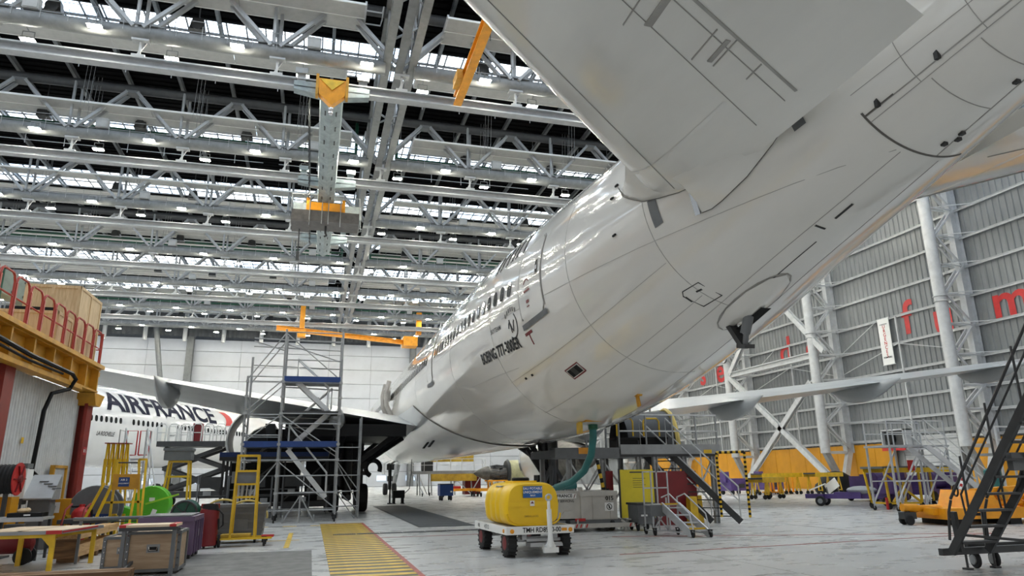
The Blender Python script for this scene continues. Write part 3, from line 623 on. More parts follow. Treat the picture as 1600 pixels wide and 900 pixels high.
# cabin doors
def cabin_door(F, par, Y, wd, zlo, zhi, big=False):
    d = MB(); t0, t1 = F.th(Y, zlo), F.th(Y, zhi); F.patch(d, Y-wd/2, Y+wd/2, t0, t1, .02, 5, 12, .12)
    o = d.build('cabin_door', m_white, par, True)
    q = MB(); a, b = Y-wd/2-.02, Y+wd/2+.02; r = []
    n = 10
    for i in range(n+1): r.append((a, t0+2+(t1-t0-4)*i/n))
    r += [(a+.1, t1), (b-.1, t1)]
    for i in range(n+1): r.append((b, t1-2-(t1-t0-4)*i/n))
    F.ribbon(q, r, .045, .022); q.build('door_seal', m_seam, o)
    q = MB(); F.patch(q, a-.06, b+.06, t0-2.8, t0, .035, 3, 2); q.build('door_sill', m_mid, o)
    if big:
        q = MB(); F.patch(q, Y-.5, Y-.36, 2.5, 9.5, .03, 1, 4); q.build('handle_recess', m_blk, o)
        q = MB(); F.patch(q, Y-.47, Y-.39, 4.5, 6.6, .036, 1, 2); q.build('door_handle', m_alu, o)
        q = MB(); F.ribbon(q, [(Y+.3-.05*i, 1.4+[0, 1, 1.6, 1.8, 1.6, 1, 0][i]) for i in range(7)], .02, .03)
        F.patch(q, Y-.05, Y+.28, -3.4, -2.3, .03, 2, 1); F.patch(q, Y-.02, Y+.2, -1.6, -1.3, .03, 2, 1); F.patch(q, Y+.05, Y+.2, -9, -7.5, .03, 2, 1); F.patch(q, Y+.05, Y+.2, -11, -10.4, .03, 2, 1)
        q.build('door_marking', m_maroon, o)
    return o
cabin_door(F1, ac1, 15.05, 1.22, 5.2, 7.05, True)
for Y in (27.1, 44.5, 58): cabin_door(F1, ac1, Y, 1.1, 5.2, 7.05)
# lettering and small fittings on the skin
q = MB(); F1.text(q, 'BOEING 777-300ER', 17.7, 4.82, .41, .014, .86); q.build('type_lettering', m_blk, ac1)
q = MB(); F1.ribbon(q, [(16.38-.33*math.cos(a), -13.4+6.6*math.sin(a)) for a in [-2.2+.25*i for i in range(13)]], .03, .012)
for a in range(6): F1.patch(q, 16.0+.13*a, 16.06+.13*a, -8.2+[0, 1, 1.6, 1.6, 1, 0][a], -6+[0, 1, 1.6, 1.6, 1, 0][a], .012, 1, 1)
F1.ribbon(q, [(16.6-.05*i, -14+[0, 2, 3, 1.4, -1, -2.4, -1, 1.6, 2.6][i]) for i in range(9)], .035, .012); F1.ribbon(q, [(16.44+.01*i, -17+1.4*i) for i in range(6)], .03, .012)
F1.text(q, 'SKYTEAM', 17.5, 5.36, .17, .012, 1.1); q.build('alliance_emblem', m_dark, ac1)
q = MB(); F1.ribbon(q, F1.arc(15.6, -28.5, -22.4), .03, .012); F1.ribbon(q, F1.lon(15.4, 15.8, -22.2), .07, .012); q.build('jack_marking', m_maroon, ac1)
q = MB(); F1.patch(q, 14.62, 15.14, -53.5, -49, .014, 2, 2); ov = q.build('outflow_valve', m_hole, ac1)
q = MB(); F1.patch(q, 14.78, 14.98, -53.3, -49.2, .02, 2, 2); q.build('valve_flap', m_seamd, ov)
q = MB(); F1.ribbon(q, [(14.56, -54.4), (14.56, -48.2), (15.2, -48.2), (15.2, -54.4), (14.56, -54.4)], .03, .01); q.build('valve_rim', m_maroon, ov)
for Y, t in ((17.02, -40.2), (16.6, -40.5)): q = MB(); F1.patch(q, Y-.06, Y+.06, t-.6, t+.6, .01, 1, 1); q.build('static_port', m_hole, ac1)
q = MB(); F1.ribbon(q, [(10.6, -54), (10.2, -55.5), (10.17, -69), (10.62, -67), (10.68, -56), (10.6, -54)], .016, .01); F1.ribbon(q, [(10.4, -58.5), (10.27, -59.4)], .03, .012); F1.ribbon(q, [(10.66, -57), (10.66, -61)], .03, .012); q.build('access_panel_seam', m_seamd, ac1)
q = MB(); F1.ribbon(q, F1.lon(7.4, 7.75, -78), .03, .01); F1.ribbon(q, F1.arc(8.0, -79, -73), .03, .01); F1.ribbon(q, F1.lon(8.3, 9.6, -82), .012); q.build('access_panel_seam', m_seamd, ac1)
for Y, t in ((11.15, 14), (11.26, 8.4), (11.28, -10.6)): MB().box(F1.p(Y, t, .02), (.03, .12, .03)).build('vent_port', m_hole, ac1)
q = MB(); F1.patch(q, 9.98, 10.2, -21.5, -7.5, .012, 2, 6); q.build('metal_tape_strip', m_mid, ac1)
q = MB()
for Y in (15.9, 16.4, 16.75, 17.15, 17.6, 18.0): F1.ribbon(q, [(Y+.12*t, 23.5+12*t) for t in (0, .33, .66, 1)], .13, .012)
q.build('registration_marks', m_blk, ac1)
# tail skid
q = MB(); R = []
for i in range(11):
    a = 2*PI*i/10; row = []
    for j in range(5):
        s = 1-j/4; y = 10.15+.95*math.cos(a)*s; t = -86+10*math.sin(a)*s; row.append(F1.p(y, t, .02+.14*math.cos((1-j/4)*PI/2)))
    R.append(row)
q.grid(R); q.build('skid_fairing', m_white, ac1, True)
q = MB(); F1.ribbon(q, [(10.15+.97*math.cos(a), -86+10.2*math.sin(a)) for a in [2*PI*i/20 for i in range(21)]], .025, .012); q.build('fairing_seam', m_seam, ac1)
q = MB(); F1.patch(q, 9.95, 10.85, -92, -86.5, .17, 3, 2); sk = q.build('skid_bay', m_hole, ac1)
MB().tube((7.25, 10.25, 4.5), (7.2, 10.45, 4.0), .09, 10).tube((7.2, 10.4, 4.05), (7.2, 10.5, 3.75), .05, 8).build('skid_strut', m_mid, ac1, True)
MB().bar((7.22, 10.95, 4.32), (7.2, 10.5, 3.78), .16, .1).bar((7.2, 10.6, 3.8), (7.2, 10.35, 3.76), .2, .07).build('skid_shoe', m_dark, ac1)
for p, c in (((7.16, 14.8, 3.42), m_deck), ((7.33, 22.9, 2.72), m_blk)):
    MB().box(V(p)+V((0, 0, -.02)), (.12, .3, .05)).bar(V(p), V(p)+V((0, -.08, -.28)), .05, .1).build('drain_mast', c, ac1)
# wing to body fairing
q = MB(); rows = []
def smooth(t): t = max(0, min(1, t)); return t*t*(3-2*t)
for j in range(37):
    th = -18-144*j/36; u = abs(th+90)/72; y0 = lerp(24.6, 32.5, u**1.3); y1 = lerp(58, 52, u); row = []
    for i in range(31):
        t = i/30; y = lerp(y0, y1, t); b = .035+(.02+.24*math.exp(-((abs(th+90)-48)/20)**2))*smooth(t/.3)*smooth((1-t)/.22); row.append(F1.p(y, th, b))
    rows.append(row)
q.grid(rows); fa = q.build('belly_fairing', m_belly, ac1, True)
q = MB(); F1.ribbon(q, [(lerp(24.6, 32.5, (abs(th+90)/72)**1.3), th) for th in range(-162, -17, 4)], .05, .036); q.build('fairing_edge', m_seamm, fa)
for y, t in ((33.3, -50.5), (31.7, -50.5)):
    MB().box(F1.p(y, t, .42), (.05, .5, .34), Matrix.Rotation(math.radians(38), 3, 'Y')).build('ram_air_outlet', m_hole, fa)
# wings
def wz(s, sg=1): return 4.02+(.106 if sg > 0 else .136)*(s-3.1)+.0004*(s-3.1)**2
def wing_sections(sg):
    R = []
    for s, le, te, tk in ((2.2, 48.6, 33.5, .12), (3.1, 47.8, 33.2, .12), (6, 45.7, 32.3, .115), (10, 43.1, 31.3, .11), (15, 39.8, 29.8, .09), (20, 36.5, 28.3, .085), (25, 33.2, 26.8, .08), (30, 29.9, 25.4, .08), (32.3, 27.4, 25, .08), (32.5, 26.4, 25, .03)):
        R.append(foil(le, te, wz(s, sg)+.045*(le-te), wz(s, sg), tk, 7.35+sg*s))
    return R
CAN = ((6.3, 1), (13.3, .9), (19.8, .85), (26, .7))
for sg, nm in ((-1, 'port'), (1, 'starboard')):
    wg = MB().grid(wing_sections(sg), True).build('wing', m_wing, ac1, True)
    for s, k in CAN:
        x = 7.35+sg*s; te = 33.2-.285*(s-3.1); z = wz(s, sg); n = 10; rows = []
        for i in range(13):
            t = i/12; y = te+4.2*k-5.6*k*t; r = .54*k*(math.sin(PI*min(1, t*1.25+.02))**.6 if t < .4 else (max(0, 1-((t-.4)/.6)**1.7))); r = max(r, .01)
            cz = z-.1-.42*k*math.sin(PI*min(1, t*.8+.1))+.3*k*t*t+.16*(1-t)*k
            rows.append([V((x+r*.72*math.cos(2*PI*j/n), y, cz+r*1.25*math.sin(2*PI*j/n))) for j in range(n)])
        MB().grid(rows, True).build('flap_track_fairing', m_wing, wg, True)
# tailplane (port and starboard), elevator with hinge line
def stab(sg):
    rows = []; el = []
    for X in (5.8, 5.2, 4.36, 2.5, .6, -1.4, -2.2, -2.5):
        d = 7.35-X; le = 9.24-.84*(4.36-X); te = 4.79-.30*(5.78-X)
        if X < -2.1: le -= .25 if X > -2.3 else .8
        z = 6.02+.15*(5.5-X)+.19; hg = te+.26*(le-te)+.1
        x = 7.35+sg*d
        c = foil(le, te, z+.1, z, .092, x, 12); rows.append(c)
    return rows
for sg in (-1, 1):
    st_ = MB().grid(stab(sg), True); st_.f.append(tuple(range(24))); sb = st_.build('tailplane', m_white, ac1, True)
    for a, b, wd in ((.30, .30, .035), (.34, .34, .009), (.86, .86, .009), (.45, .45, .006)):
        h = MB()
        pts = []
        for X in (5.4, 4.36, 2.5, .6, -1.4):
            le = 9.24-.84*(4.36-X); te = 4.79-.30*(5.78-X); c = le-te; t = 1-a; y = te+a*c
            tk = 5*.092*c*(.2969*math.sqrt(t)-.126*t-.3516*t*t+.2843*t**3-.1036*t**4)*.95
            pts.append(V((7.35+sg*(7.35-X), y, 6.02+.15*(5.5-X)+.19+.1*(1-t)-tk-.004)))
        for i in range(4): h.bar(pts[i], pts[i+1], wd, .012)
        h.build('hinge_line' if wd > .03 else 'rivet_seam', m_seam, sb)
    def low(X, y):
        le = 9.24-.84*(4.36-X); te = 4.79-.30*(5.78-X); c = le-te; t = (le-y)/c; tk = 5*.092*c*(.2969*math.sqrt(t)-.126*t-.3516*t*t+.2843*t**3-.1036*t**4)*.95
        return V((7.35+sg*(7.35-X), y, 6.02+.15*(5.5-X)+.19+.1*(1-t)-tk-.006))
    for X, y0, y1, wd in ((4.2, 6.25, 5.85, .06), (4.28, 6.3, 5.8, .012), (3.3, 6.0, 5.45, .09), (3.05, 6.1, 5.4, .012), (4.75, 6.35, 6.05, .012), (2.6, 5.8, 5.1, .012), (4.0, 6.3, 5.75, .012)):
        m = MB(); m.bar(low(X, y0), low(X, y1), wd, .02); m.build('hinge_cover', m_mid if wd > .1 else m_seam, sb)
    # moving root lip and fixed rear fairing where the tailplane meets the body
    for nm, pts in (('root_lip', ((11.08, 12.5), (10.85, 4), (10.67, .5), (10.3, -6), (9.91, -10), (9.42, -14.6), (9.05, -16.9))), ('root_fairing', ((9.15, -30.3), (8.95, -31.8), (8.72, -31.8), (8.13, -30.2), (7.52, -25.3), (7.0, -18.4)))):
        rw = []; k = len(pts)-1
        for i, (y, th) in enumerate(pts):
            B = F1.p(y, th, .03); X = 4.75 if nm == 'root_fairing' else lerp(4.5, 4.75, i/k); le = 9.24-.84*(4.36-X); yy = min(y-.15, le-.12)
            A = low(X, yy); A.x = X
            Q = F1.p(y, th, -.08); N = F1.n(y, th); mid = V((lerp(A.x, B.x, .72), lerp(A.y, B.y, .6), A.z-.03)); row = [Q, B]
            for s in (.25, .5, .75, 1): row.append(B*(1-s)**2+mid*2*s*(1-s)+A*s*s)
            if sg > 0: row = [V((14.7-v.x, v.y, v.z)) for v in row]
            rw.append(row)
        ob = MB().grid(rw).build(nm, m_white, sb, True)
        el_ = MB()
        for i in range(k): el_.bar(rw[i][1], rw[i+1][1], .011)
        el_.build('lip_edge', m_seamm, ob)
    mx = (lambda v: V((14.7-v.x, v.y, v.z))) if sg > 0 else (lambda v: v)
    MB().bar(mx(F1.p(9.12, -17.5, .05)), mx(F1.p(9.2, -30, .06)), .09, .05).build('hinge_fitting', m_chrome, sb)
    qd = MB(); F1.patch(qd, 6.95, 7.15, -27, -19, .012, 2, 3)
    if sg > 0: qd.v = [(14.7-x, y, z) for x, y, z in qd.v]
    qd.build('slot_plate', m_mid, sb)
# fin
fr = []
for z, le, te in ((8.2, 13.4, 4.6), (9, 12.4, 4.3), (14, 7.2, 2.4), (18.2, 3.2, .5)):
    fr.append([V((7.35+(v.z), v.y, z)) for v in foil(le, te, 0, 0, .1, 0)])
MB().grid(fr, True).build('fin', m_navy if 0 else m_white, ac1, True)
# engines: port with opened reverser half, starboard nacelle
def nacelle(x, open_):
    m = MB().lathe((x, 52.3, 2.75), (0, -1, 0), [(0, 1.55), (-.12, 1.68), (.15, 1.88), (1.2, 1.98), (3, 1.96), (4.6, 1.8)], 32)
    e = m.build('engine_cowl', m_white, ac1, True)
    MB().lathe((x, 52.0, 2.75), (0, -1, 0), [(0, 1.55), (.6, 1.6), (1.3, .5), (1.31, .01)], 24).build('intake', m_dark, e, True)
    MB().lathe((x, 47.4, 2.75), (0, -1, 0), [(0, 1.5), (1, 1.2), (3.2, .95), (4.6, .72), (4.6, .6), (5.6, .02)], 24).build('core', m_engd, e, True)
    MB().prism([(x-.25, 47.8, 4.3), (x-.25, 40, 4.5), (x-.25, 42.5, 3.6), (x-.25, 47, 3.9)], (.5, 0, 0)).build('pylon', m_mid, e)
    return e
e1 = nacelle(-2.25, True); nacelle(16.95, False)
def cduct(c, tilt, sgn, par):
    m = MB(); P = []
    for i in range(25):
        a = math.radians(lerp(78, 290, i/24)); row = []
        for y, r in ((.9, 1.92), (.5, 2.0), (-.6, 1.95), (-1.6, 1.75), (-1.6, 1.68), (-.4, 1.62), (.9, 1.7), (.9, 1.92)):
            v = V((sgn*math.cos(a)*r, y, math.sin(a)*r)); row.append(Matrix.Rotation(tilt, 3, 'Y') @ v+V(c))
        P.append(row)
    return m.grid(P).build('reverser_cowl', m_steel, par, True)
cduct((-2.75, 43.2, 3.75), math.radians(-14), 1, e1)
MB().lathe((-2.6, 44.5, 3.4), (0, -1, 0), [(0, 1.3), (1.5, 1.1)], 20, 0, 2*PI).build('core_cowl', m_dark, e1, True)
# landing gear
def wheel(m, c, R, wd, ax=(1, 0, 0), n=20):
    c = V(c); a = V(ax).normalized(); return m.lathe(c-a*wd/2, a, [(0, R*.55), (0, R*.86), (wd*.12, R*.97), (wd*.3, R), (wd*.7, R), (wd*.88, R*.97), (wd, R*.86), (wd, R*.55)], n)
def hubm(m, c, R, wd, ax=(1, 0, 0), n=12): wd = wd+.06; c = V(c); a = V(ax).normalized(); return m.lathe(c-a*wd/2, a, [(0, R*.15), (0.01, R*.5), (wd-.01, R*.5), (wd, R*.15)], n)
for x, sg in ((1.85, -1), (12.85, 1)):
    lg = MB().tube((x, 38.9, .6), (x, 39.3, 4.3), .24, 12).tube((x, 39, 1.2), (x, 41.5, 4), .1, 8).tube((x, 39.1, 2.2), (x+(-sg)*2.2, 40.5, 4.0), .12, 8).tube((x, 37.2, .68), (x, 40.5, .68), .16, 10).build('main_gear_leg', m_dark, ac1, True)
    MB().bb((x+sg*.4, 38, 1.2), (x+sg*.46, 40, 4.1)).bb((x+sg*.9, 40.1, 1.0), (x-sg*(.9 if sg < 0 else -.5), 40.2, 4.0)).build('gear_door', m_dark, lg)
    if sg > 0: MB().bar((11.5, 38.6, 3.35), (12.8, 38.8, 1.5), .22).bar((11.9, 38.6, 3.3), (13.0, 38.8, 1.9), .22).bar((11.2, 38.6, 3.1), (12.5, 38.8, 2.9), .1).box((12.85, 39, 1.3), (1.1, .8, .7)).build('side_brace', m_blk, lg)
    for y in (37.4, 38.85, 40.3):
        for s in (-.7, .7): wheel(MB(), (x+s, y, .67), .67, .5).build('tyre', m_black, lg, True)
ng = MB().tube((7.35, 70, .5), (7.35, 70.2, 3.4), .16, 12).tube((7.35, 70, 1.3), (7.35, 71.8, 3.2), .1, 8).box((7.35, 70, 1.5), (.5, .4, .5)).box((7.35, 69.8, 2.6), (.7, .3, .6)).build('nose_gear_leg', m_dark, ac1, True)
for s in (-.42, .42): wheel(MB(), (7.35+s, 70, .54), .54, .4).build('tyre', m_black, ng, True)
for s in (-.6, .6): MB().bb((7.35+s-.03, 69, 1.9), (7.35+s+.03, 71.4, 2.9)).build('gear_door', m_wing, ng)
MB().bb((-1.2, 32.6, 3.45), (4.1, 42, 3.98)).build('underwing_shade', m_blk, ac1)  # black box added to paint the dark underside of the inboard wing
MB().bar((4.0, 33, 3.75), (2.2, 34.8, 2.3), .3, .22).bar((4.05, 33.6, 3.4), (2.6, 35, 2.4), .16).bar((1.2, 33, 3.6), (1.0, 35, 2.6), .5, .2).box((2.3, 34.8, 2.3), (.5, .5, .5)).build('flap_mechanism', m_blk, ac1)
od = MB()
for y, x in ((40.6, 3.95), (42.2, 3.9)):
    od.path([(x+.35, y, 4.9), (x, y, 5.6), (x-.05, y, 6.3), (x+.1, y, 7.0)], .14, 6)
od.bar((4.1, 40.6, 6.2), (4.2, 42.2, 6.3), .12, .5).ring((3.9, 41.3, 6.3), (1, 0, 0), .3, .05, 14, 5).build('open_door', M('open door lining', (176, 170, 162), .5), ac1)
# ---- second airliner, nose hidden by the hut; built along its own axis
a2 = thing('airliner', 'second white airliner parked beyond the wing with large navy lettering', 'aircraft', (-22.4, 47.9, 0), -math.atan2(.383, .924))
F2 = Fus(0, [(0, 4.9, .05), (.4, 4.95, .7), (1.2, 5.1, 1.25), (2.6, 5.3, 1.9), (4.6, 5.52, 2.5), (7, 5.7, 2.9), (9.5, 5.78, 3.1), (44, 5.78, 3.1), (52, 6.0, 2.4), (60, 6.6, 1.2), (66, 7, .3)])
# port side of this one faces +X: mirror the angle
class F2m(Fus):
    def p(s, Y, th, off=0):
        z, r = s.sec(Y); a = math.radians(th); return V((s.xc+(r+off)*math.cos(a), Y, z+(r+off)*math.sin(a)))
    def n(s, Y, th):
        a = s.p(Y+.02, th)-s.p(Y-.02, th); b = s.p(Y, th+.2)-s.p(Y, th-.2); v = a.cross(b); v.normalize(); return v if v.x*math.cos(math.radians(th))+v.z*math.sin(math.radians(th)) > 0 else -v
F2.__class__ = F2m
F2.body([0, .1, .25, .5, .9, 1.4, 2, 3, 4, 5, 6, 7, 8, 9]+[10+2*i for i in range(29)], 48).build('fuselage', m_white2, a2, True)
w2 = oval(.3, .45, 14).mesh('cabin_window', m_glass)
def win2(ys_, z):
    for y in ys_:
        t = F2.th(y, z); N = F2.n(y, t); P = F2.p(y, t, .01); xx = V((0, 1, 0)); xx = (xx-N*xx.dot(N)).normalized(); yv = N.cross(xx)
        o = inst('cabin_window', w2, a2); o.matrix_local = Matrix(((xx.x, yv.x, N.x, P.x), (xx.y, yv.y, N.y, P.y), (xx.z, yv.z, N.z, P.z), (0, 0, 0, 1)))
win2([9.8+.533*i for i in range(9)]+[15.6+.6*i for i in range(7)]+[21.6+.533*i for i in range(24)], 6.05)
q = MB(); F2.text(q, 'AIRFRANCE', 20.4, 7.46, 2.35, .02, 1.25, 1); q.build('airline_lettering', m_navy, a2)
q = MB(); rows = [[F2.p(29.6+1.2*t+.5*math.sin(PI*v), 17+30*v, .02) for t in (0, .5, 1)] for v in [i/8 for i in range(9)]]; q.grid(rows); q.build('red_accent', m_red, a2)
q = MB(); F2.text(q, 'LA ROCHELLE', 12.7, 5.0, .45, .02, .68, 1); q.build('name_lettering', m_dark, a2)
d2 = MB(); F2.patch(d2, 20.0, 21.1, -9, 20, .04, 3, 8, .1); d2.build('cabin_door', m_white2, a2, True)
q = MB(); F2.ribbon(q, [(19.95, -9), (19.95, 20), (21.15, 20), (21.15, -9), (19.95, -9)], .05, .045); q.build('door_seal', m_mid, a2)
lg = MB().tube((0, 6.2, .5), (0, 6.5, 3.2), .16, 10).build('nose_gear_leg', m_dark, a2, True)
for s in (-.4, .4): wheel(MB(), (s, 6.2, .55), .55, .4).build('tyre', m_black, lg, True)
for x in (-4.5, 4.5):
    lg = MB().tube((x, 33, .6), (x, 33, 3.6), .25, 10).build('main_gear_leg', m_dark, a2, True)
    for y in (32.2, 33.8):
        for s in (-.7, .7): wheel(MB(), (x+s, y, .67), .67, .5).build('tyre', m_black, lg, True)
# ------------------------------------------------------------------ shared builders for floor equipment
_cm = {}
def caster(par, x, y, r=.1, wd=.05, nm='caster', mat=None):
    k = (r, wd, mat)
    if k not in _cm:
        m = MB(); wheel(m, (0, 0, r), r, wd); m.lathe((-wd/2-.002, 0, r), (1, 0, 0), [(0, .02), (0, r*.6), (wd+.004, r*.6), (wd+.004, .02)], 10)
        m.bar((-wd/2-.02, 0, r), (-wd/2-.02, .02, 2*r+.05), .03, .012).bar((wd/2+.02, 0, r), (wd/2+.02, .02, 2*r+.05), .03, .012).box((0, .02, 2*r+.05), (wd+.06, .08, .02))
        _cm[k] = m.mesh(nm, mat or m_black, True)
    return inst(nm, _cm[k], par, (x, y, 0))
def frame(par, segs, w=.04, mat=None, nm='frame', tube=False):
    m = MB()
    for p, q in segs: (m.tube(p, q, w/2, 6) if tube else m.bar(p, q, w))
    return m.build(nm, mat or m_yel, par, bool(tube))
def stairs(par, p0, p1, n, wd, side, mat, tread=None, rail=1.0, tm=None, rt=.045):
    p0, p1, side = V(p0), V(p1), V(side).normalized(); d = p1-p0; fl_ = V((d.x, d.y, 0)).normalized()
    for s in (0, wd):
        MB().bar(p0+side*s, p1+side*s, .05, .2).build('stringer', mat, par)
    tme = None
    for i in range(n):
        c = p0+d*((i+.6)/n)+side*wd/2; a = c-side*wd/2-fl_*.11; m = MB(); m.prism([a, a+side*wd, a+side*wd+fl_*.22, a+fl_*.22], (0, 0, .035)); m.build('tread', tm or tread or mat, par)
    if rail:
        for s in (0, wd):
            m = MB(); a, b = p0+side*s+V((0, 0, .1)), p1+side*s+V((0, 0, .1))
            m.path([a, a+V((0, 0, rail)), b+V((0, 0, rail)), b], rt/2*1.2, 6); m.tube(a+V((0, 0, rail*.55)), b+V((0, 0, rail*.55)), rt/2, 6)
            k = max(1, int(d.length/1.2))
            for i in range(1, k): q = a+(b-a)*i/k; m.tube(q, q+V((0, 0, rail)), rt/2, 6)
            m.build('handrail', m_tubew, par, True)
def hazard(par, p, q, r, n, mats=(m_yel, m_blk), nm='hazard_sleeve'):
    p, q = V(p), V(q); m = [MB(), MB()]
    for i in range(n): m[i % 2].tube(p+(q-p)*i/n, p+(q-p)*(i+1)/n, r, 6)
    o = m[0].build(nm, mats[0], par); m[1].build(nm, mats[1], par); return o
# ------------------------------------------------------------------ hut on the left with loft rails and crates
ht = struct(thing('workshop_hut', 'white corrugated hut with red columns under an amber loft beam', 'hut', (-7.4, 0, 0)))
hp = MB(); pr_ = []
for k in range(5): b = k*.2; pr_ += [(b, 0), (b+.09, 0), (b+.115, .035), (b+.175, .035), (b+.2, 0)]
hp.grid([[V((x, y, z)) for y, x in pr_] for z in (.95, 4.5)])
hpm = hp.mesh('cladding_panel', m_hut)
for i in range(10): inst('cladding_panel', hpm, ht, (-.25, 17.3+i*.95, 0))
MB().bb((-6, 17, 0), (-.3, 26.8, 4.5)).build('hut_body', m_hut, ht)
for y in (19.9, 26.75): MB().bb((-.4, y-.04, 0), (.0, y+.04, 4.5)).bb((-.02, y-.3, 0), (.08, y+.3, 4.5)).bb((-.42, y-.3, 0), (-.36, y+.3, 4.5)).build('red_column', m_redd, ht)
MB().prism([(-.4, 26.2, 4.5), (-.4, 27.4, 4.5), (-.4, 27.0, 4.1), (-.4, 26.5, 4.1)], (.7, 0, 0)).build('column_bracket', m_deck, ht)
MB().ibeam((.05, 12, 4.92), (.05, 26.5, 4.92), .5, .8, .06).bb((-.02, 12, 5.3), (.42, 26.5, 5.42)).build('loft_beam', m_deck, ht)
ws = MB().bb((0, -.04, 4.58), (.28, .04, 5.26)).mesh('stiffener', m_deck)
for y in (14.5, 16, 17.5, 19, 20.5, 22, 23.5, 25, 26.3): inst('stiffener', ws, ht, (.03, y, 0))
MB().bb((.1, 12, 4.42), (.36, 24.6, 4.54)).build('cable_duct', m_deck, ht)
MB().bb((-6.5, 12, 5.2), (0, 27.6, 5.36)).build('loft_floor', m_deck, ht)
hoop = MB().path([(0, -.42, 5.42), (0, -.42, 6.3), (0, -.36, 6.44), (0, -.25, 6.5), (0, .25, 6.5), (0, .36, 6.44), (0, .42, 6.3), (0, .42, 5.42)], .03, 6).bar((0, -.42, 5.42), (0, -.42, 6.3), .07).tube((0, -.42, 5.95), (0, .42, 5.95), .022, 6).mesh('guard_rail', m_rail)
for i in range(13): inst('guard_rail', hoop, ht, (.28, 25.75-i*.93, 0))
MB().path([(.28, 26.3, 5.42), (.28, 26.3, 6.5), (.1, 26.32, 6.5), (-.6, 26.32, 6.5)], .035, 6).tube((.28, 26.3, 5.95), (-.6, 26.3, 5.95), .02, 6).build('guard_rail', m_rail, ht)
MB().path([(.42, 14, 5.0), (.42, 20, 4.75), (.45, 23.2, 4.72), (.45, 23.6, 4.6), (.35, 23.5, 4.3), (.1, 22.9, 4.1), (0, 22.8, 3.6), (0, 22.6, 1.95), (.1, 22.9, 1.75), (.2, 23, 1.6)], .06, 7).build('black_cable', m_blk, ht, True)
MB().path([(.4, 14, 4.86), (.4, 20, 4.62), (.42, 22.5, 4.62)], .035, 6).build('black_cable', m_blk, ht, True)
dd = MB().bb((-.12, 24.4, .9), (-.04, 25.5, 2.05)).build('hatch_door', m_steelw, ht); MB().bb((-.1, 24.34, .9), (.02, 24.42, 2.12)).bb((-.1, 25.48, .9), (.02, 25.56, 2.12)).bb((-.1, 24.34, 2.05), (.02, 25.56, 2.13)).build('hatch_frame', m_deck, dd)
MB().bb((-.03, 24.6, 1.3), (-.02, 24.85, 1.75)).build('warning_label', m_maroon, dd)
MB().bb((.085, 26.6, 2.5), (.09, 26.95, 2.75)).build('number_plate', m_red, ht); MB().text('6', (.095, 26.85, 2.63), (0, 1, 0), (0, 0, 1), .2).bb((.092, 26.64, 2.58), (.095, 26.73, 2.68)).build('number', m_paper, ht)
MB().bb((-.17, 22, 2.66), (-.16, 22.16, 2.82)).build('notice', m_yel, ht)
for y0, y1 in ((20.6, 21.5), (21.55, 22.4), (22.45, 23.3)): MB().bb((-.2, y0, 0), (-.1, y1, .93)).build('dado_panel', m_ochre, ht)
def crate(nm, lab, lo, hi, m, battens, cat='crate'):
    t = thing(nm, lab, cat, ((lo[0]+hi[0])/2, (lo[1]+hi[1])/2, lo[2])); w, d, h = [hi[i]-lo[i] for i in range(3)]
    MB().bb((-w/2, -d/2, 0), (w/2, d/2, h)).build('panel', m, t)
    b = .09
    for s in (-1, 1):
        for k in range(battens+1):
            x = -w/2+b/2+(w-b)*k/battens
            MB().bb((x-b/2, s*d/2, 0), (x+b/2, s*(d/2+.025), h)).build('batten', m_ply, t)
        for z in (0, h-b): MB().bb((-w/2, s*d/2, z), (w/2, s*(d/2+.022), z+b)).build('batten', m_ply, t)
        for k in range(battens+1):
            y = -d/2+b/2+(d-b)*k/battens
            MB().bb((s*w/2, y-b/2, 0), (s*(w/2+.025), y+b/2, h)).build('batten', m_ply, t)
        for z in (0, h-b): MB().bb((s*w/2, -d/2, z), (s*(w/2+.022), d/2, z+b)).build('batten', m_ply, t)
    return t
crate('plywood_crate', 'tall pale plywood crate standing on the loft above the hut', (-8.75, 23.85, 5.36), (-7.25, 26.1, 7.55), m_ply, 2)
crate('plywood_crate', 'low wide plywood crate on the loft in front of the tall one', (-9.0, 22.4, 5.36), (-7.3, 23.7, 6.42), m_ply, 1)
tag(MB().bb((-8.6, 22.6, 6.45), (-7.5, 23.5, 6.56)).build('black_board', m_blk), 'black board lying on the low loft crate', 'board')
gp = thing('pipe_rack', 'dark green pipes standing behind the loft rail', 'pipes', (-8.6, 20.6, 5.36))
for i in range(3): MB().tube((i*.22, 0, 0), (i*.22, 0, 1.75), .06, 8).build('pipe', m_green, gp, True)
# large painted girder end high on the left
hg_ = thing('gantry_girder', 'pale green riveted girder end above the loft rail', 'girder', (-9.6, 25, 6.5))
MB().bar((-3.0, -5, 2.2), (-.1, 3.5, 1.45), .5, .8).build('web', M('pale green steel', (148, 164, 154), .5, var=.1), hg_); rv = MB()
for i in range(18): t = i/17; rv.ball((-2.72+2.9*t, -5+8.5*t, 2.45-.75*t), .05, 6, 4).ball((-2.72+2.9*t, -5+8.5*t, 1.95-.75*t), .05, 6, 4)
rv.build('rivet_row', m_mid, hg_)
for y in (-4.5, 3): MB().bar((-2.7+(y+5)*.34, y, -1.14), (-2.7+(y+5)*.34, y, 1.6), .15).build('post', m_mid, hg_)
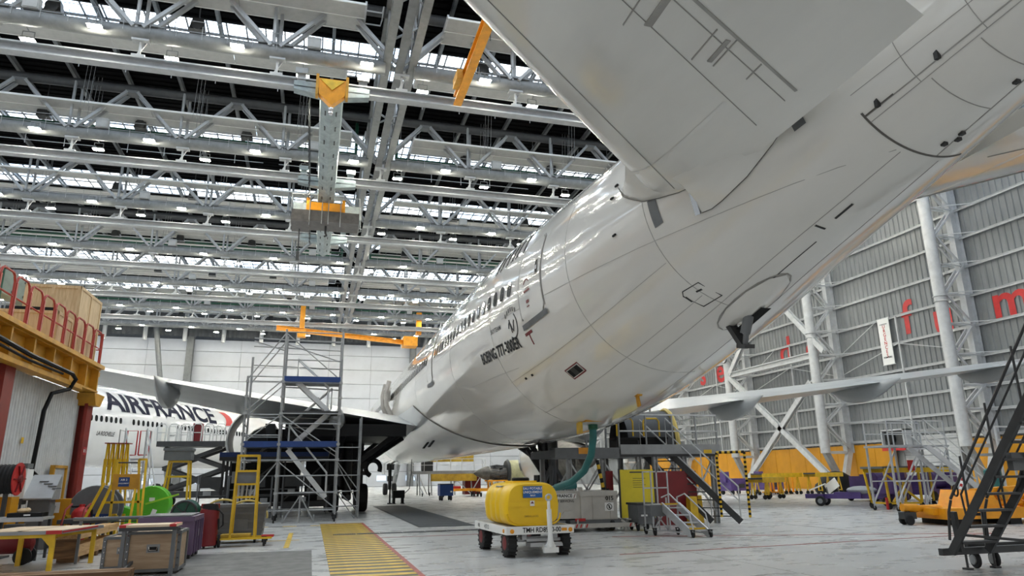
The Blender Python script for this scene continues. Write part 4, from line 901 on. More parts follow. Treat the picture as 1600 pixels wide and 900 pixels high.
# ---- things in front of the hut
hr_ = thing('hose_reel', 'black hose wound on a red flanged reel beside the hut wall', 'hose reel', (-6.84, 19.2, 0))
for k in range(7): MB().ring((-.24+k*.08, 0, 1.72), (1, 0, 0), .29, .05, 20, 6).build('hose_turn', m_black, hr_, True)
MB().lathe((.3, 0, 1.72), (1, 0, 0), [(0, .05), (0, .37), (.03, .37), (.03, .05)], 24).build('flange', m_red, hr_, True); MB().lathe((-.34, 0, 1.72), (1, 0, 0), [(0, .05), (0, .37), (.03, .37), (.03, .05)], 24).build('flange', m_red, hr_, True)
sp_ = MB()
for k in range(6): a = k*PI/3; sp_.bar((.34, .1*math.cos(a), 1.72+.1*math.sin(a)), (.34, .33*math.cos(a), 1.72+.33*math.sin(a)), .05, .02)
sp_.lathe((.33, 0, 1.72), (1, 0, 0), [(0, .1), (.06, .08), (.06, .01)], 12).build('hub', m_maroon, hr_); MB().bar((-.25, 0, 0), (-.25, 0, 1.72), .1).bar((.1, .02, 0), (.1, .02, 1.5), .08).box((0, 0, .02), (.6, .5, .04)).build('stand', m_dark, hr_)
def locker(nm, lab, x, y, w, d, h, mat=m_ochre, z=0, doors=2):
    t = thing(nm, lab, 'cabinet', (x, y, z)); MB().bb((-w/2, -d/2, 0), (w/2, d/2, h)).build('body', mat, t)
    for i in range(doors):
        a = -w/2+w*i/doors; o = MB().bb((a+.02, -d/2-.02, .04), (a+w/doors-.02, -d/2, h-.04)).build('door', mat, t); MB().box((a+w/doors-.08, -d/2-.035, h*.6), (.03, .03, .14)).build('handle', m_dark, o)
    return t
locker('cabinet', 'orange steel cabinet under the hose reel at the frame edge', -7.4, 20.6, .8, .5, 1.3, m_ochre)
locker('cabinet', 'low orange steel cabinet left of the sloping console', -7.05, 21.5, .8, .5, .95, m_ochre)
t = locker('cabinet', 'orange steel cabinet with a white paper notice right of the console', -6.45, 22.2, .6, .5, 1.2, m_ochre, 0, 1); MB().bb((-.08, -.275, .85), (.06, -.27, 1.12)).build('notice', m_paper, t)
cs = thing('control_console', 'grey console with a sloping keyboard top fed by the black cable', 'console', (-6.6, 21.3, 0))
MB().prism([(-.35, -.3, 1.2), (-.35, .3, 1.2), (-.35, .3, 1.78), (-.35, .2, 1.78)], (.62, 0, 0)).build('housing', m_steel, cs); MB().prism([(-.36, -.34, 1.22), (-.36, .2, 1.8), (-.36, .2, 1.83), (-.36, -.36, 1.25)], (.64, 0, 0)).build('sloping_top', m_steelw, cs)
MB().bb((-.3, -.15, 0), (.2, .25, 1.2)).build('pedestal', m_mid, cs)
kb = MB()
for i in range(4): kb.box((-.05+.12*i, .02-.06*i, 1.66-.06*i), (.2, .05, .02))
kb.build('key_row', m_mid, cs)
eb = thing('switch_box', 'white electrical box on a conduit fixed to the hut wall', 'electrical box', (-7.16, 21.2, 1.25)); MB().bb((0, -.22, 0), (.2, .22, .72)).build('body', m_paper, eb); MB().bb((-.02, -.2, .74), (.18, .2, .86)).build('lid', m_mid, eb); MB().bb((.0, -.15, -.15), (.16, .15, -.01)).tube((.08, 0, -1.25), (.08, 0, -.1), .03, 6).build('socket', m_mid, eb)
fe = thing('fire_extinguisher', 'red wheeled fire extinguisher at the foot of the red column marked 6', 'extinguisher', (-5.82, 21.8, 0))
MB().lathe((0, 0, .12), (0, 0, 1), [(0, .19), (.05, .23), (.72, .23), (.82, .17), (.88, .07), (.94, .07)], 18).build('cylinder', m_red, fe, True); MB().box((0, -.235, .5), (.22, .01, .34)).build('label', m_paper, fe)
MB().tube((-.25, 0, 1.0), (.25, 0, 1.0), .025, 6).tube((0, 0, .9), (0, 0, 1.02), .04, 6).path([(.1, 0, 1.0), (.26, -.1, .9), (.3, -.1, .5)], .03, 6).build('handle', m_blk, fe)
for s in (-1, 1): wheel(MB(), (s*.3, .05, .16), .16, .07).build('wheel', m_black, fe, True)
gr = thing('cable_reel', 'big grey cable drum on a yellow frame beside the red column', 'cable drum', (-5.6, 22.3, 0))
MB().lathe((0, -.3, .92), (0, 1, 0), [(0, .03), (0, .6), (.03, .62), (.05, .6)], 32).build('flange', m_mid, gr, True); MB().lathe((0, .25, .92), (0, 1, 0), [(0, .6), (.03, .62), (.05, .6)], 32).build('flange', m_mid, gr, True); MB().lathe((0, -.25, .92), (0, 1, 0), [(0, .4), (.5, .4)], 24).build('cable_winding', m_dark, gr, True)
frame(gr, [((-.6, -.4, 0), (-.6, -.4, .75)), ((.6, -.4, 0), (.6, -.4, .75)), ((-.6, -.4, .75), (.6, -.4, .75)), ((-.6, .4, 0), (-.6, .4, .75)), ((.6, .4, 0), (.6, .4, .75)), ((-.6, -.4, .1), (-.6, .4, .1)), ((.6, -.4, .1), (.6, .4, .1)), ((-.2, -.4, .75), (-.2, -.4, .1))], .08)
sg_ = MB().bb((-.12, -.46, .42), (.5, -.44, .8)).build('sign', m_blue, gr); MB().text('EMBALLAGES', (.19, -.465, .7), (1, 0, 0), (0, 0, 1), .085).text('POUR', (.19, -.465, .6), (1, 0, 0), (0, 0, 1), .085).text('CHARGE MAX', (.19, -.465, .5), (1, 0, 0), (0, 0, 1), .085).build('lettering', m_paper, sg_)
for i in range(5):
    t = thing('folding_trestle', 'tall yellow tubular trestle standing before the airliner, %s of five from the left' % NTH[i], 'trestle', (-6.0+i*.12, 24.2+.05*i, 0), -.15, 'yellow trestles stacked upright')
    MB().tube((-.05, 0, 0), (0, 0, 2.75), .03, 6).tube((.0, .5, 0), (.0, .1, 2.75), .03, 6).build('leg', m_yel, t, True)
    for z in (.7, 1.5, 2.1, 2.72): MB().tube((-.02, -.0, z), (.0, .45-.13*z, z), .022, 6).build('rung', m_yel, t, True)
    MB().box((0, .08, 2.76), (.14, .3, .03)).build('cap', m_redd, t); MB().bar((-.01, 0, 1.6), (-.01, 0, 2.3), .09, .03).build('plate', m_yel, t)
ws_ = thing('aluminium_stair', 'bright aluminium mobile stair with red top gates beside the airliner', 'mobile stair', (-5.85, 27.2, 0))
stairs(ws_, (.85, -.6, .3), (.1, .9, 2.35), 7, .7, (-1, 0, 0), m_alu, None, 1.0)
MB().box((-.35, 1.3, 2.38), (.9, .9, .06)).build('platform', m_alu, ws_)
for s in (-.78, .08):
    MB().path([(s, .9, 2.4), (s, .9, 3.4), (s, 1.7, 3.4), (s, 1.7, 2.4)], .022, 6).tube((s, .9, 2.9), (s, 1.7, 2.9), .02, 6).build('platform_rail', m_alu, ws_, True)
for s in (-.55, -.12): MB().path([(s-.17, 1.72, 2.55), (s-.17, 1.72, 3.42), (s+.17, 1.72, 3.42), (s+.17, 1.72, 2.55), (s-.17, 1.72, 2.55)], .025, 6).build('gate', m_red, ws_, True)
frame(ws_, [((-.75, 1.7, .1), (-.75, 1.7, 2.4)), ((.08, 1.7, .1), (.08, 1.7, 2.4)), ((-.75, .9, .1), (-.75, .9, 2.4)), ((.08, .9, .1), (.08, .9, 2.4)), ((-.75, 1.7, .15), (.08, 1.7, 2.3)), ((-.75, -.6, .2), (-.75, 1.7, .2)), ((.85, -.6, .2), (.1, 1.7, .2))], .05, m_alu, 'base_frame', True)
for x, y in ((-.75, -.6), (.85, -.6), (-.75, 1.7), (.1, 1.7)): caster(ws_, x, y, .1)
yr = thing('board_rack', 'yellow leaning rack with a wooden board and a small blue sign', 'rack', (-4.92, 21.2, 0))
frame(yr, [((-.85, -.3, 0), (-.35, .2, 1.6)), ((-.55, -.3, 0), (-.15, .2, 1.6)), ((-.12, .2, .2), (-.1, .2, 2.2)), ((.6, .2, .3), (.42, .2, 2.2)), ((.75, -.3, 0), (.6, .2, 2.2)), ((.42, .2, 2.2), (.62, .2, 2.2)), ((.45, -.3, 0), (.42, .2, 1.5)), ((-.85, -.3, .05), (.75, -.3, .05)), ((-.35, .2, 1.1), (.6, .2, 1.1))], .055)
MB().tube((-.1, .2, 2.12), (.42, .2, 2.12), .02, 6).tube((-.15, .2, .62), (.75, .2, .62), .02, 6).build('rail', m_dark, yr)
bo = MB().bb((-.15, .15, 1.42), (.5, .19, 1.82)).build('board', m_deck, yr); si = MB().bb((.0, .13, 1.5), (.26, .148, 1.74)).build('sign', m_blue, yr); MB().text('AIR 2', (.13, .126, 1.67), (1, 0, 0), (0, 0, 1), .07).text('UNIQUEMENT', (.13, .126, 1.58), (1, 0, 0), (0, 0, 1), .04).build('lettering', m_paper, si)
lr = thing('hose_machine', 'lime green drum shaped hose machine with a hopper below', 'hose machine', (-4.4, 23.2, 0))
MB().lathe((0, -.28, .98), (0, 1, 0), [(0, .05), (0, .5), (.04, .52), (.5, .52), (.54, .5), (.54, .05)], 28).build('drum', m_lime, lr, True); MB().prism([(-.75, -.3, .95), (.45, -.3, .55), (.35, -.3, .25), (-.6, -.3, .25)], (0, .6, 0)).build('hopper', m_lime, lr)
frame(lr, [((-.5, -.35, 0), (-.1, -.35, .6)), ((.4, -.35, 0), (.1, -.35, .6)), ((-.5, .35, 0), (.4, .35, .2)), ((-.5, -.35, .1), (-.5, .35, .1)), ((.4, -.35, .1), (.4, .35, .1)), ((-.1, -.36, 1.0), (.75, -.36, 1.25))], .05, M('light lime paint', (160, 214, 50), .45))
MB().box((.05, -.32, 1.12), (.14, .02, .1)).box((.12, -.34, .72), (.12, .02, .26), Matrix.Rotation(.3, 3, 'Y')).build('label', m_paper, lr)
ys_ = thing('yellow_tower', 'tall yellow stand carrying a grey tray box on top', 'stand', (-3.95, 24.2, 0))
frame(ys_, [((-.42, -.4, 0), (-.25, -.2, 2.2)), ((.42, -.4, 0), (.3, -.2, 2.2)), ((-.42, .4, 0), (-.25, .2, 2.2)), ((.42, .4, 0), (.3, .2, 2.2)), ((-.25, -.2, 2.2), (.3, -.2, 2.2)), ((-.25, .2, 2.2), (.3, .2, 2.2)), ((-.25, -.2, 2.2), (-.25, .2, 2.2)), ((.3, -.2, 2.2), (.3, .2, 2.2)), ((-.3, -.25, 1.75), (.33, -.25, 1.75)), ((-.38, -.34, .9), (.4, -.34, .9)), ((-.3, .25, 1.75), (.33, .25, 1.75)), ((-.38, .34, .9), (-.38, -.34, .9)), ((.4, .34, .9), (.4, -.34, .9))], .055)
MB().bb((-.4, -.32, 2.24), (.36, .3, 2.58)).bb((-.43, -.35, 2.52), (.39, .33, 2.6)).build('tray_box', m_mid, ys_); MB().box((.32, -.42, .9), (.12, .03, .3), Matrix.Rotation(.2, 3, 'Y')).build('sign', m_sign, ys_)
gh = thing('hose_reel', 'dark green hose reel with a spoked front wheel', 'hose reel', (-3.1, 20.7, 0))
MB().lathe((0, -.22, .82), (0, 1, 0), [(0, .3), (.05, .33), (.1, .28), (.5, .28), (.55, .33), (.6, .3)], 24).build('drum', m_green, gh, True); gs = MB().ring((0, -.24, .82), (0, 1, 0), .3, .03, 24, 6)
for k in range(5): a = k*2*PI/5; gs.bar((0, -.24, .82), (.29*math.cos(a), -.24, .82+.29*math.sin(a)), .045, .02)
gs.lathe((0, -.28, .82), (0, 1, 0), [(0, .02), (0, .06), (.06, .06)], 10).build('spoked_wheel', m_dark, gh, True); frame(gh, [((-.25, 0, 0), (-.2, 0, .8)), ((.25, 0, 0), (.2, 0, .8)), ((-.25, .3, 0), (-.2, .3, .8)), ((.25, .3, 0), (.2, .3, .8)), ((-.25, 0, .05), (.25, 0, .05))], .05, m_dark)
tk = thing('tall_rack', 'tall yellow wheeled frame holding a grey tray, at the end of the grey bin', 'rack', (-1.6, 20.0, 0))
frame(tk, [((-.28, -.22, .2), (-.24, -.2, 2.24)), ((.3, -.22, .2), (.26, -.2, 2.24)), ((-.28, .3, .2), (-.24, .25, 2.24)), ((.3, .3, .2), (.26, .25, 2.24)), ((-.24, -.2, 2.24), (.26, -.2, 2.24)), ((-.24, .25, 2.24), (.26, .25, 2.24)), ((-.24, -.2, 2.24), (-.24, .25, 2.24)), ((.26, -.2, 2.24), (.26, .25, 2.24)), ((-.25, -.2, 1.85), (.26, -.2, 1.85)), ((-.25, -.2, 1.52), (.27, -.2, 1.52)), ((-.26, -.2, 1.2), (.28, -.2, 1.2)), ((-.26, .27, 1.2), (.28, .27, 1.2)), ((-.75, -.24, .2), (.7, -.24, .2)), ((-.75, .32, .2), (.7, .32, .2)), ((-.75, -.24, .2), (-.75, .32, .2)), ((.7, -.24, .2), (.7, .32, .2))], .05)
MB().bb((-.36, -.18, 1.55), (.22, .22, 1.84)).build('tray', m_mid, tk); MB().bb((-.5, -.2, .24), (.2, .25, .3)).build('shelf_board', m_yeld, tk)
for x in (-.2, -.1, 0, .1, .2): MB().tube((x, .1, 1.15), (x+.02, .1, 1.5), .02, 6).build('hanging_tool', m_steelw, tk)
MB().box((.62, -.02, .235), (.3, .4, .04)).build('red_pad', m_red, tk)
for x, y in ((-.6, -.24), (.55, -.24), (-.6, .32), (.55, .32)): caster(tk, x, y, .09)
gb_ = thing('rubbish_bin', 'long grey ribbed plastic bin behind the yellow wheeled rack', 'bin', (-1.75, 21.2, .12))
MB().prism([(-.72, -.4, 0), (.55, -.4, 0), (.66, -.46, .82), (-.8, -.46, .82)], (0, .95, 0)).build('tub', m_mid, gb_); MB().bb((-.84, -.5, .8), (.7, .56, .88)).build('rim', m_mid, gb_)
for z in (.2, .42, .62): MB().bb((-.76-z*.05, -.44-.05*z, z), (.6+z*.06, -.38-.05*z, z+.05)).build('rib', m_mid, gb_)
MB().bb((-.15, -.47, .2), (.2, -.42, .5)).build('front_plate', m_mid, gb_)
for x in (-.5, .4): wheel(MB(), (x, -.3, -.04), .08, .06).build('wheel', m_black, gb_, True)
for k, (x, y, R, lab) in enumerate(((-2.25, 21.3, .55, 'large pale yellow hose loop arching over the left end of the grey bin'), (-1.6, 21.0, .52, 'pale yellow hose loop arching over the middle of the grey bin'), (-1.9, 21.55, .42, 'inner pale yellow hose loop lying in the grey bin'))):
    o = MB().path([(x+R*math.cos(a), y+.1*math.sin(3*a), .62+R*.9*math.sin(a)) for a in [PI*i/20 for i in range(21)]], .028, 6)
    tag(o.build('hose_loop', m_cream, None, True), lab, 'hose')
rc = thing('gas_bottle_trolley', 'dark red wheeled gas bottle with black hose beside the plum bin', 'gas bottle', (-2.4, 19.7, 0))
MB().lathe((0, 0, .06), (0, 0, 1), [(0, .2), (.03, .23), (.78, .23), (.88, .2), (.93, .1)], 18).build('bottle', m_maroon, rc, True); MB().path([(-.2, .12, .3), (-.2, .16, 1.05), (.2, .16, 1.05), (.2, .12, .3)], .025, 6).build('trolley_handle', m_redd, rc, True)
for k in range(4): MB().ring((.02, 0, .9+k*.04), (0, .2, 1), .19-.01*k, .025, 16, 5).build('hose_coil', m_black, rc, True)
MB().path([(.2, -.05, .95), (.34, -.1, .8), (.36, -.1, .55), (.26, -.1, .45), (.24, -.05, .7)], .022, 6).build('hose', m_black, rc, True)
for s in (-1, 1): wheel(MB(), (.1+s*.17, .12, .16), .16, .06).build('wheel', m_black, rc, True)
pb = thing('plastic_bin', 'plum purple plastic pallet bin behind the plywood cases', 'bin', (-2.9, 17.9, .1))
MB().bb((-.55, -.75, 0), (.5, .65, .7)).build('tub', m_plum, pb); MB().bb((-.58, -.78, .68), (.53, .68, .78)).build('rim', m_plum, pb)
for y in (-.75, -.4, -.05, .3, .64): MB().bb((.49, y-.02, 0), (.54, y+.03, .7)).build('rib', m_plum, pb)
for y in (-.6, -.1, .4): MB().bb((-.5, y, -.1), (.48, y+.18, 0)).build('foot', m_dark, pb)
MB().box((.505, -.2, .35), (.012, .07, .16)).box((.505, .15, .4), (.012, .14, .16)).box((.505, .0, .5), (.012, .04, .1)).build('marking', m_paper, pb)
MB().bb((-.5, -.7, .785), (.45, .6, .81)).build('lid', m_mid, pb, label='flat grey lid')
def flightcase(lab, x, y, w, d, h, rz=0, trestle=False):
    t = thing('flight_case', lab, 'case', (x, y, 0), rz)
    MB().bb((-w/2, -d/2, .06), (w/2, d/2, h)).build('body', m_boxw, t)
    e = MB()
    for sx in (-1, 1):
        for sy in (-1, 1): e.box((sx*w/2, sy*d/2, h/2+.03), (.06, .06, h-.04))
        for z in (.07, h): e.box((sx*w/2, 0, z), (.05, d, .05))
    for sy in (-1, 1):
        for z in (.07, h): e.box((0, sy*d/2, z), (w, .05, .05))
    e.build('edge_trim', m_mid, t)
    rv = MB()
    for sx in (-1, 1):
        for k in range(5): rv.ball((sx*(w/2-.005), -d/2-.03, .15+k*(h-.2)/4), .018, 6, 4)
    rv.build('rivet_row', m_chrome, t)
    q = MB().bb((-.11, -d/2-.012, h*.52), (.11, -d/2, h*.72)).build('handle_plate', m_steel, t); MB().bb((-.08, -d/2-.018, h*.55), (.08, -d/2-.012, h*.66)).build('handle_recess', m_blk, q); MB().path([(-.07, -d/2-.02, h*.66), (-.06, -d/2-.04, h*.58), (.06, -d/2-.04, h*.58), (.07, -d/2-.02, h*.66)], .01, 5).build('handle', m_chrome, q)
    return t
flightcase('tan flight case with grey edging under the red edged plywood top', -2.7, 15.2, .86, .8, .72)
flightcase('tan flight case with grey edging half hidden behind the trestle table', -3.34, 15.9, .66, .8, .6)
tt = thing('trestle_table', 'small trestle table with red edged plywood top standing over the flight case', 'table', (-2.7, 14.72, 0))
MB().bb((-.5, -.3, .84), (.42, .3, .88)).build('table_top', m_plyx, tt)
for x in (-.49, .33): MB().bb((x-.03, -.305, .835), (x+.08, .305, .885)).build('red_edge', m_red, tt)
MB().bb((-.52, -.31, .78), (.44, -.27, .84)).build('apron', m_dark, tt)
for x in (-.44, .38):
    MB().bar((x, -.24, 0), (x, -.24, .8), .06, .09).bar((x, .24, 0), (x, .24, .8), .06, .09).build('leg', m_mid, tt)
MB().bar((-.44, -.24, .05), (-.28, .24, .3), .05).build('brace', m_mid, tt)
lc = thing('long_crate', 'long narrow pine crate with jointed side boards beside the yellow legged table', 'crate', (-4.83, 19.0, 0), -.012)
for i, (a, b) in enumerate(((-1.6, -.35), (-.33, .75), (.77, 1.6))):
    MB().bb((-.18, a, .1), (.18, b, .34)).build('board', m_pine, lc); MB().bb((-.18, a, .46), (.19, b, .62)).build('board', m_pine, lc)
for i in range(3): MB().bb((-.2+i*.133, -1.62, .475), (-.08+i*.133, 1.6, .5)).build('lid_board', m_ply, lc)
for y in (-1.35, 0, 1.3): MB().bb((-.2, y-.06, 0), (.2, y+.06, .1)).build('bearer', m_pined, lc)
MB().bb((-.2, -1.64, .1), (.2, -1.6, .48)).build('end_board', m_pined, lc)
MB().box((.05, .3, .503), (.2, .15, .006)).box((.05, -1.1, .503), (.16, .1, .006)).build('paper_label', m_paper, lc)
tb = thing('work_table', 'yellow legged table with a red edged plywood top at the frame edge', 'table', (-5.15, 16.6, 0))
for x0, x1 in ((-.7, .06), (.08, .72)):
    MB().prism([(x0-.2, -.75, .72), (x1-.1, -.75, .72), (x1+.2, .85, .72), (x0+.1, .85, .72)], (0, 0, .035)).build('table_top', m_plyx, tb)
MB().bar((-.9, -.77, .715), (.62, -.77, .715), .03, .06).bar((.62, -.77, .715), (.94, .86, .715), .03, .06).build('edge_trim', m_steel, tb)
MB().bar((.38, -.785, .72), (.64, -.785, .72), .035, .065).bar((-.9, -.785, .72), (-.8, -.785, .72), .035, .065).bar((.64, -.74, .72), (.9, .6, .735), .02, .03).build('red_edge', m_red, tb)
for x, y in ((-.78, -.68), (.48, -.68), (-.5, .7), (.82, .72)):
    MB().bar((x, y, 0), (x, y, .72), .08, .07).build('leg', m_yel, tb)
MB().bar((-.78, -.68, .66), (.48, -.68, .66), .06, .08).bar((.48, -.68, .66), (.82, .72, .66), .06, .08).prism([(.44, -.69, .62), (.25, -.69, .66), (.44, -.69, .45)], (0, .05, 0)).build('apron', m_yel, tb)
pk = thing('timber_stack', 'weathered timber planks lying across the front with a yellow end mark', 'timber', (-3.9, 13.4, 0))
for i, (y, z, h) in enumerate(((-.1, 0, .14), (.18, .0, .16), (-.02, .15, .09), (.2, .165, .08))): MB().bb((-2.2, y-.12, z), (1.15, y+.12, z+h)).build('plank', m_pined, pk)
MB().bb((.7, -.2, .0), (1.1, -.13, .12)).build('yellow_mark', m_yel, pk); MB().bb((-.55, -.145, .165), (-.35, -.14, .22)).build('paper_label', m_paper, pk)
at_ = thing('long_table', 'aluminium edged grey table holding a black case by the orange cabinets', 'table', (-6.15, 18.6, 0))
MB().bb((-.8, -.35, .84), (.55, .35, .9)).build('table_top', m_alu, at_); MB().bar((-.8, -.37, .86), (.55, -.37, .86), .03, .09).build('edge_trim', m_alu, at_)
for x, y in ((-.7, -.3), (.48, -.3), (-.7, .3), (.48, .3)): MB().bar((x, y, 0), (x, y, .84), .05).build('leg', m_dark, at_)
bcs = thing('equipment_case', 'flat black case lying on the aluminium edged table', 'case', (-6.0, 18.65, .9)); MB().bb((-.38, -.2, .0), (.3, .2, .09)).build('shell', m_blk, bcs); MB().bb((-.05, -.225, .03), (.08, -.2, .06)).build('latch', m_chrome, bcs)
cbd = thing('clipboard', 'clipboard with white sheets propped beside the black case', 'clipboard', (-5.62, 18.75, .9)); MB().bar((-.0, 0, .01), (.02, .06, .24), .26, .012, (1, 0, 0)).build('board', m_mid, cbd); MB().bar((.0, -.012, .03), (.02, .046, .23), .22, .006, (1, 0, 0)).build('sheet', m_paper, cbd)
tdy = thing('crumpled_cloth', 'crumpled pale cloth on the black case', 'cloth', (-6.15, 18.65, .992)); MB().ball((0, 0, .04), .11, 9, 6, (1.1, .8, .5)).ball((.08, .03, .05), .07, 7, 5, (1, 1, .8)).build('cloth', m_ply, tdy, True)
hk = thing('hand_truck', 'red hand truck with curved handles behind the yellow legged table', 'hand truck', (-5.35, 19.3, 0))
for s in (-.2, .2): MB().path([(s, 0, .1), (s, .05, .7), (s, .2, 1.0), (s+.05, .45, 1.12)], .025, 6).build('handle', m_redd, hk, True); wheel(MB(), (s*1.2, .1, .15), .15, .07).build('wheel', m_black, hk, True)
MB().bar((-.2, .02, .5), (.2, .02, .5), .04).bar((-.2, .02, .25), (.2, .02, .25), .04).bb((-.22, -.3, .02), (.22, .02, .05)).build('frame', m_maroon, hk)
cpm = thing('compressor', 'low red compressor tank with black wheels under the tables', 'compressor', (-6.0, 17.6, 0), .1)
MB().lathe((-.5, 0, .42), (1, 0, 0), [(0, .05), (.04, .17), (.12, .21), (.88, .21), (.96, .17), (1, .05)], 16).build('tank', m_maroon, cpm, True); MB().box((.1, 0, .7), (.35, .28, .2)).build('motor', m_dark, cpm)
for s in (-.2, .2): wheel(MB(), (.35, s, .17), .17, .07, (0, 1, 0)).build('wheel', m_black, cpm, True)
MB().bar((-.4, .15, 0), (-.4, .15, .3), .05).bar((-.4, -.15, 0), (-.4, -.15, .3), .05).build('foot', m_mid, cpm)
fc = thing('flat_cart', 'dark low flat cart between the long crate and the red extinguisher', 'cart', (-5.5, 21.2, 0)); MB().bb((-.55, -.5, .62), (.6, .5, .72)).build('deck', m_dark, fc)
for x, y in ((-.45, -.4), (.5, -.4), (-.45, .4), (.5, .4)): MB().bar((x, y, .2), (x, y, .62), .06).build('post', m_dark, fc); caster(fc, x, y, .09)
tbx = thing('steel_tube', 'dark round tube lying across the stacked gear beside the plum bin', 'tube', (-3.9, 17.3, .86)); MB().tube((-.85, 0, .02), (.9, .1, .02), .035, 8).build('tube', m_mid, tbx, True); MB().bar((-.7, 0, -.86), (-.7, 0, -.02), .05).bar((.75, .1, -.86), (.75, .1, -.02), .05).build('post', m_mid, tbx)
wbx = thing('white_box', 'white box on the floor behind the half hidden flight case', 'box', (-3.75, 18.3, 0)); MB().bb((-.3, -.25, 0), (.3, .25, .62)).build('body', m_steelw, wbx); MB().bb((-.31, -.26, .58), (.31, .26, .66)).build('lid', m_paper, wbx)
# ------------------------------------------------------------------ scaffold tower and things under the port wing
sc = thing('scaffold_tower', 'tall grey tube scaffold tower with zigzag stairs in front of the wing', 'scaffold', (0, 0, 0))
XL, XM, XRr, Y0, Y1 = -2.62, -1.28, .98, 29.4, 30.9
for x, y, h in ((XL, Y0, 5.6), (XL, Y1, 6.6), (XM, Y0, 7.55), (XM, Y1, 7.55), (XRr, Y0, 7.55), (XRr, Y1, 7.55)): MB().tube((x, y, .28), (x, y, h), .045, 8).build('standard', m_galv, sc, True)
def led(a, b): MB().tube(a, b, .026, 6).build('ledger', m_galv, sc, True)
for z in (.45, 1.1, 1.75, 2.35, 2.95): led((XM, Y0, z), (XRr, Y0, z)); led((XM, Y1, z), (XRr, Y1, z))
for z in (.45, 2.35, 3.3, 4.1, 5.6): led((XL, Y0, z), (XM, Y0, z)); led((XM, Y0, z), (XM, Y1, z)); led((XRr, Y0, z), (XRr, Y1, z)); led((XL, Y1, z), (XM, Y1, z))
for z in (3.75, 4.15, 5.4, 6.3, 7.1, 7.45): led((XM, Y0, z), (XRr, Y0, z)); led((XL if z > 6 else XM, Y1, z-.03), (XRr, Y1, z-.12))
for z in (.45, 1.5, 2.6, 3.7, 4.8): led((XL, Y0, z), (XL, Y1, z))
for p, q in (((XL, Y0, 4.2), (XM, Y0, 5.5)), ((XL, Y0, 5.5), (XM, Y0, 7.4)), ((XL, Y1, 5.5), (XM, Y1, 7.4)), ((XL, Y0, 3.0), (XM, Y0, 4.1)), ((XL, Y1, 4.2), (XM, Y1, 5.5)), ((XM, Y0, 7.4), (XRr, Y0, 5.5)), ((XM, Y0, 4.1), (XRr, Y0, 2.6)), ((XM, Y0, 2.3), (XRr, Y0, .5)), ((XRr, Y0, 2.3), (XRr, Y1, .5)), ((XL, Y0, .5), (XM, Y0, 2.3)), ((XM, Y1, 7.2), (XRr, Y1, 6.5)), ((XL, Y1, 7.3), (XM, Y1, 6.9)), ((XM, Y1, 4), (XRr, Y1, 2.5))): MB().tube(p, q, .026, 6).build('diagonal_tube', m_galv, sc, True)
def flight(p, q):
    p, q = V(p), V(q)
    for y in (0, .55):
        o = V((0, y, 0)); MB().bar(p+o, q+o, .06, .19).build('stringer', m_tubew, sc); MB().path([p+o+V((0, 0, .1)), p+o+V((0, 0, .95)), q+o+V((0, 0, .95)), q+o+V((0, 0, .1))], .034, 6).build('handrail', m_tubew, sc, True)
    n = 8
    for i in range(n): c = p+(q-p)*((i+.5)/n); MB().box(c+V((0, .28, 0)), (.22, .5, .03)).build('tread', m_alu, sc)
flight((.6, 29.6, .9), (-.95, 29.6, 2.75)); flight((-.95, 29.9, 2.8), (.65, 29.9, 4.3)); flight((.5, 29.6, 4.3), (-.75, 29.6, 5.45))
for a, b, z in ((XM, XRr, 5.42), (XL, XRr, 2.85)):
    for i in range(3): MB().bb((a+.05, Y0+.08+i*.48, z), (b-.05, Y0+.52+i*.48, z+.05)).build('deck_board', m_blue if i == 0 else m_dark, sc)
    MB().bb((a, Y0-.03, z), (b, Y0, z+.22)).build('toe_board', m_blue, sc)
MB().bb((XM+.05, Y0, 4.18), (XRr-.05, Y1, 4.26)).build('deck_board', m_dark, sc)
cpl = MB().box((0, 0, 0), (.13, .1, .1)).mesh('coupler', m_galv)
for x in (XL, XM, XRr):
    for z in (1.1, 1.75, 2.35, 2.95, 3.75, 4.15, 4.8, 5.4): inst('coupler', cpl, sc, (x, Y0-.02, z))
for x in (XL, XM, XRr):
    for y in (Y0, Y1): caster(sc, x, y, .13, .06)
for x in (-.95, -.35, .2):
    MB().tube((-.35, 29.2, 1.0), (x, 29.2, .05), .03, 6).tube((x, 29.2, 0), (x, 29.2, .3), .025, 6).build('outrigger', m_galv, sc, True)
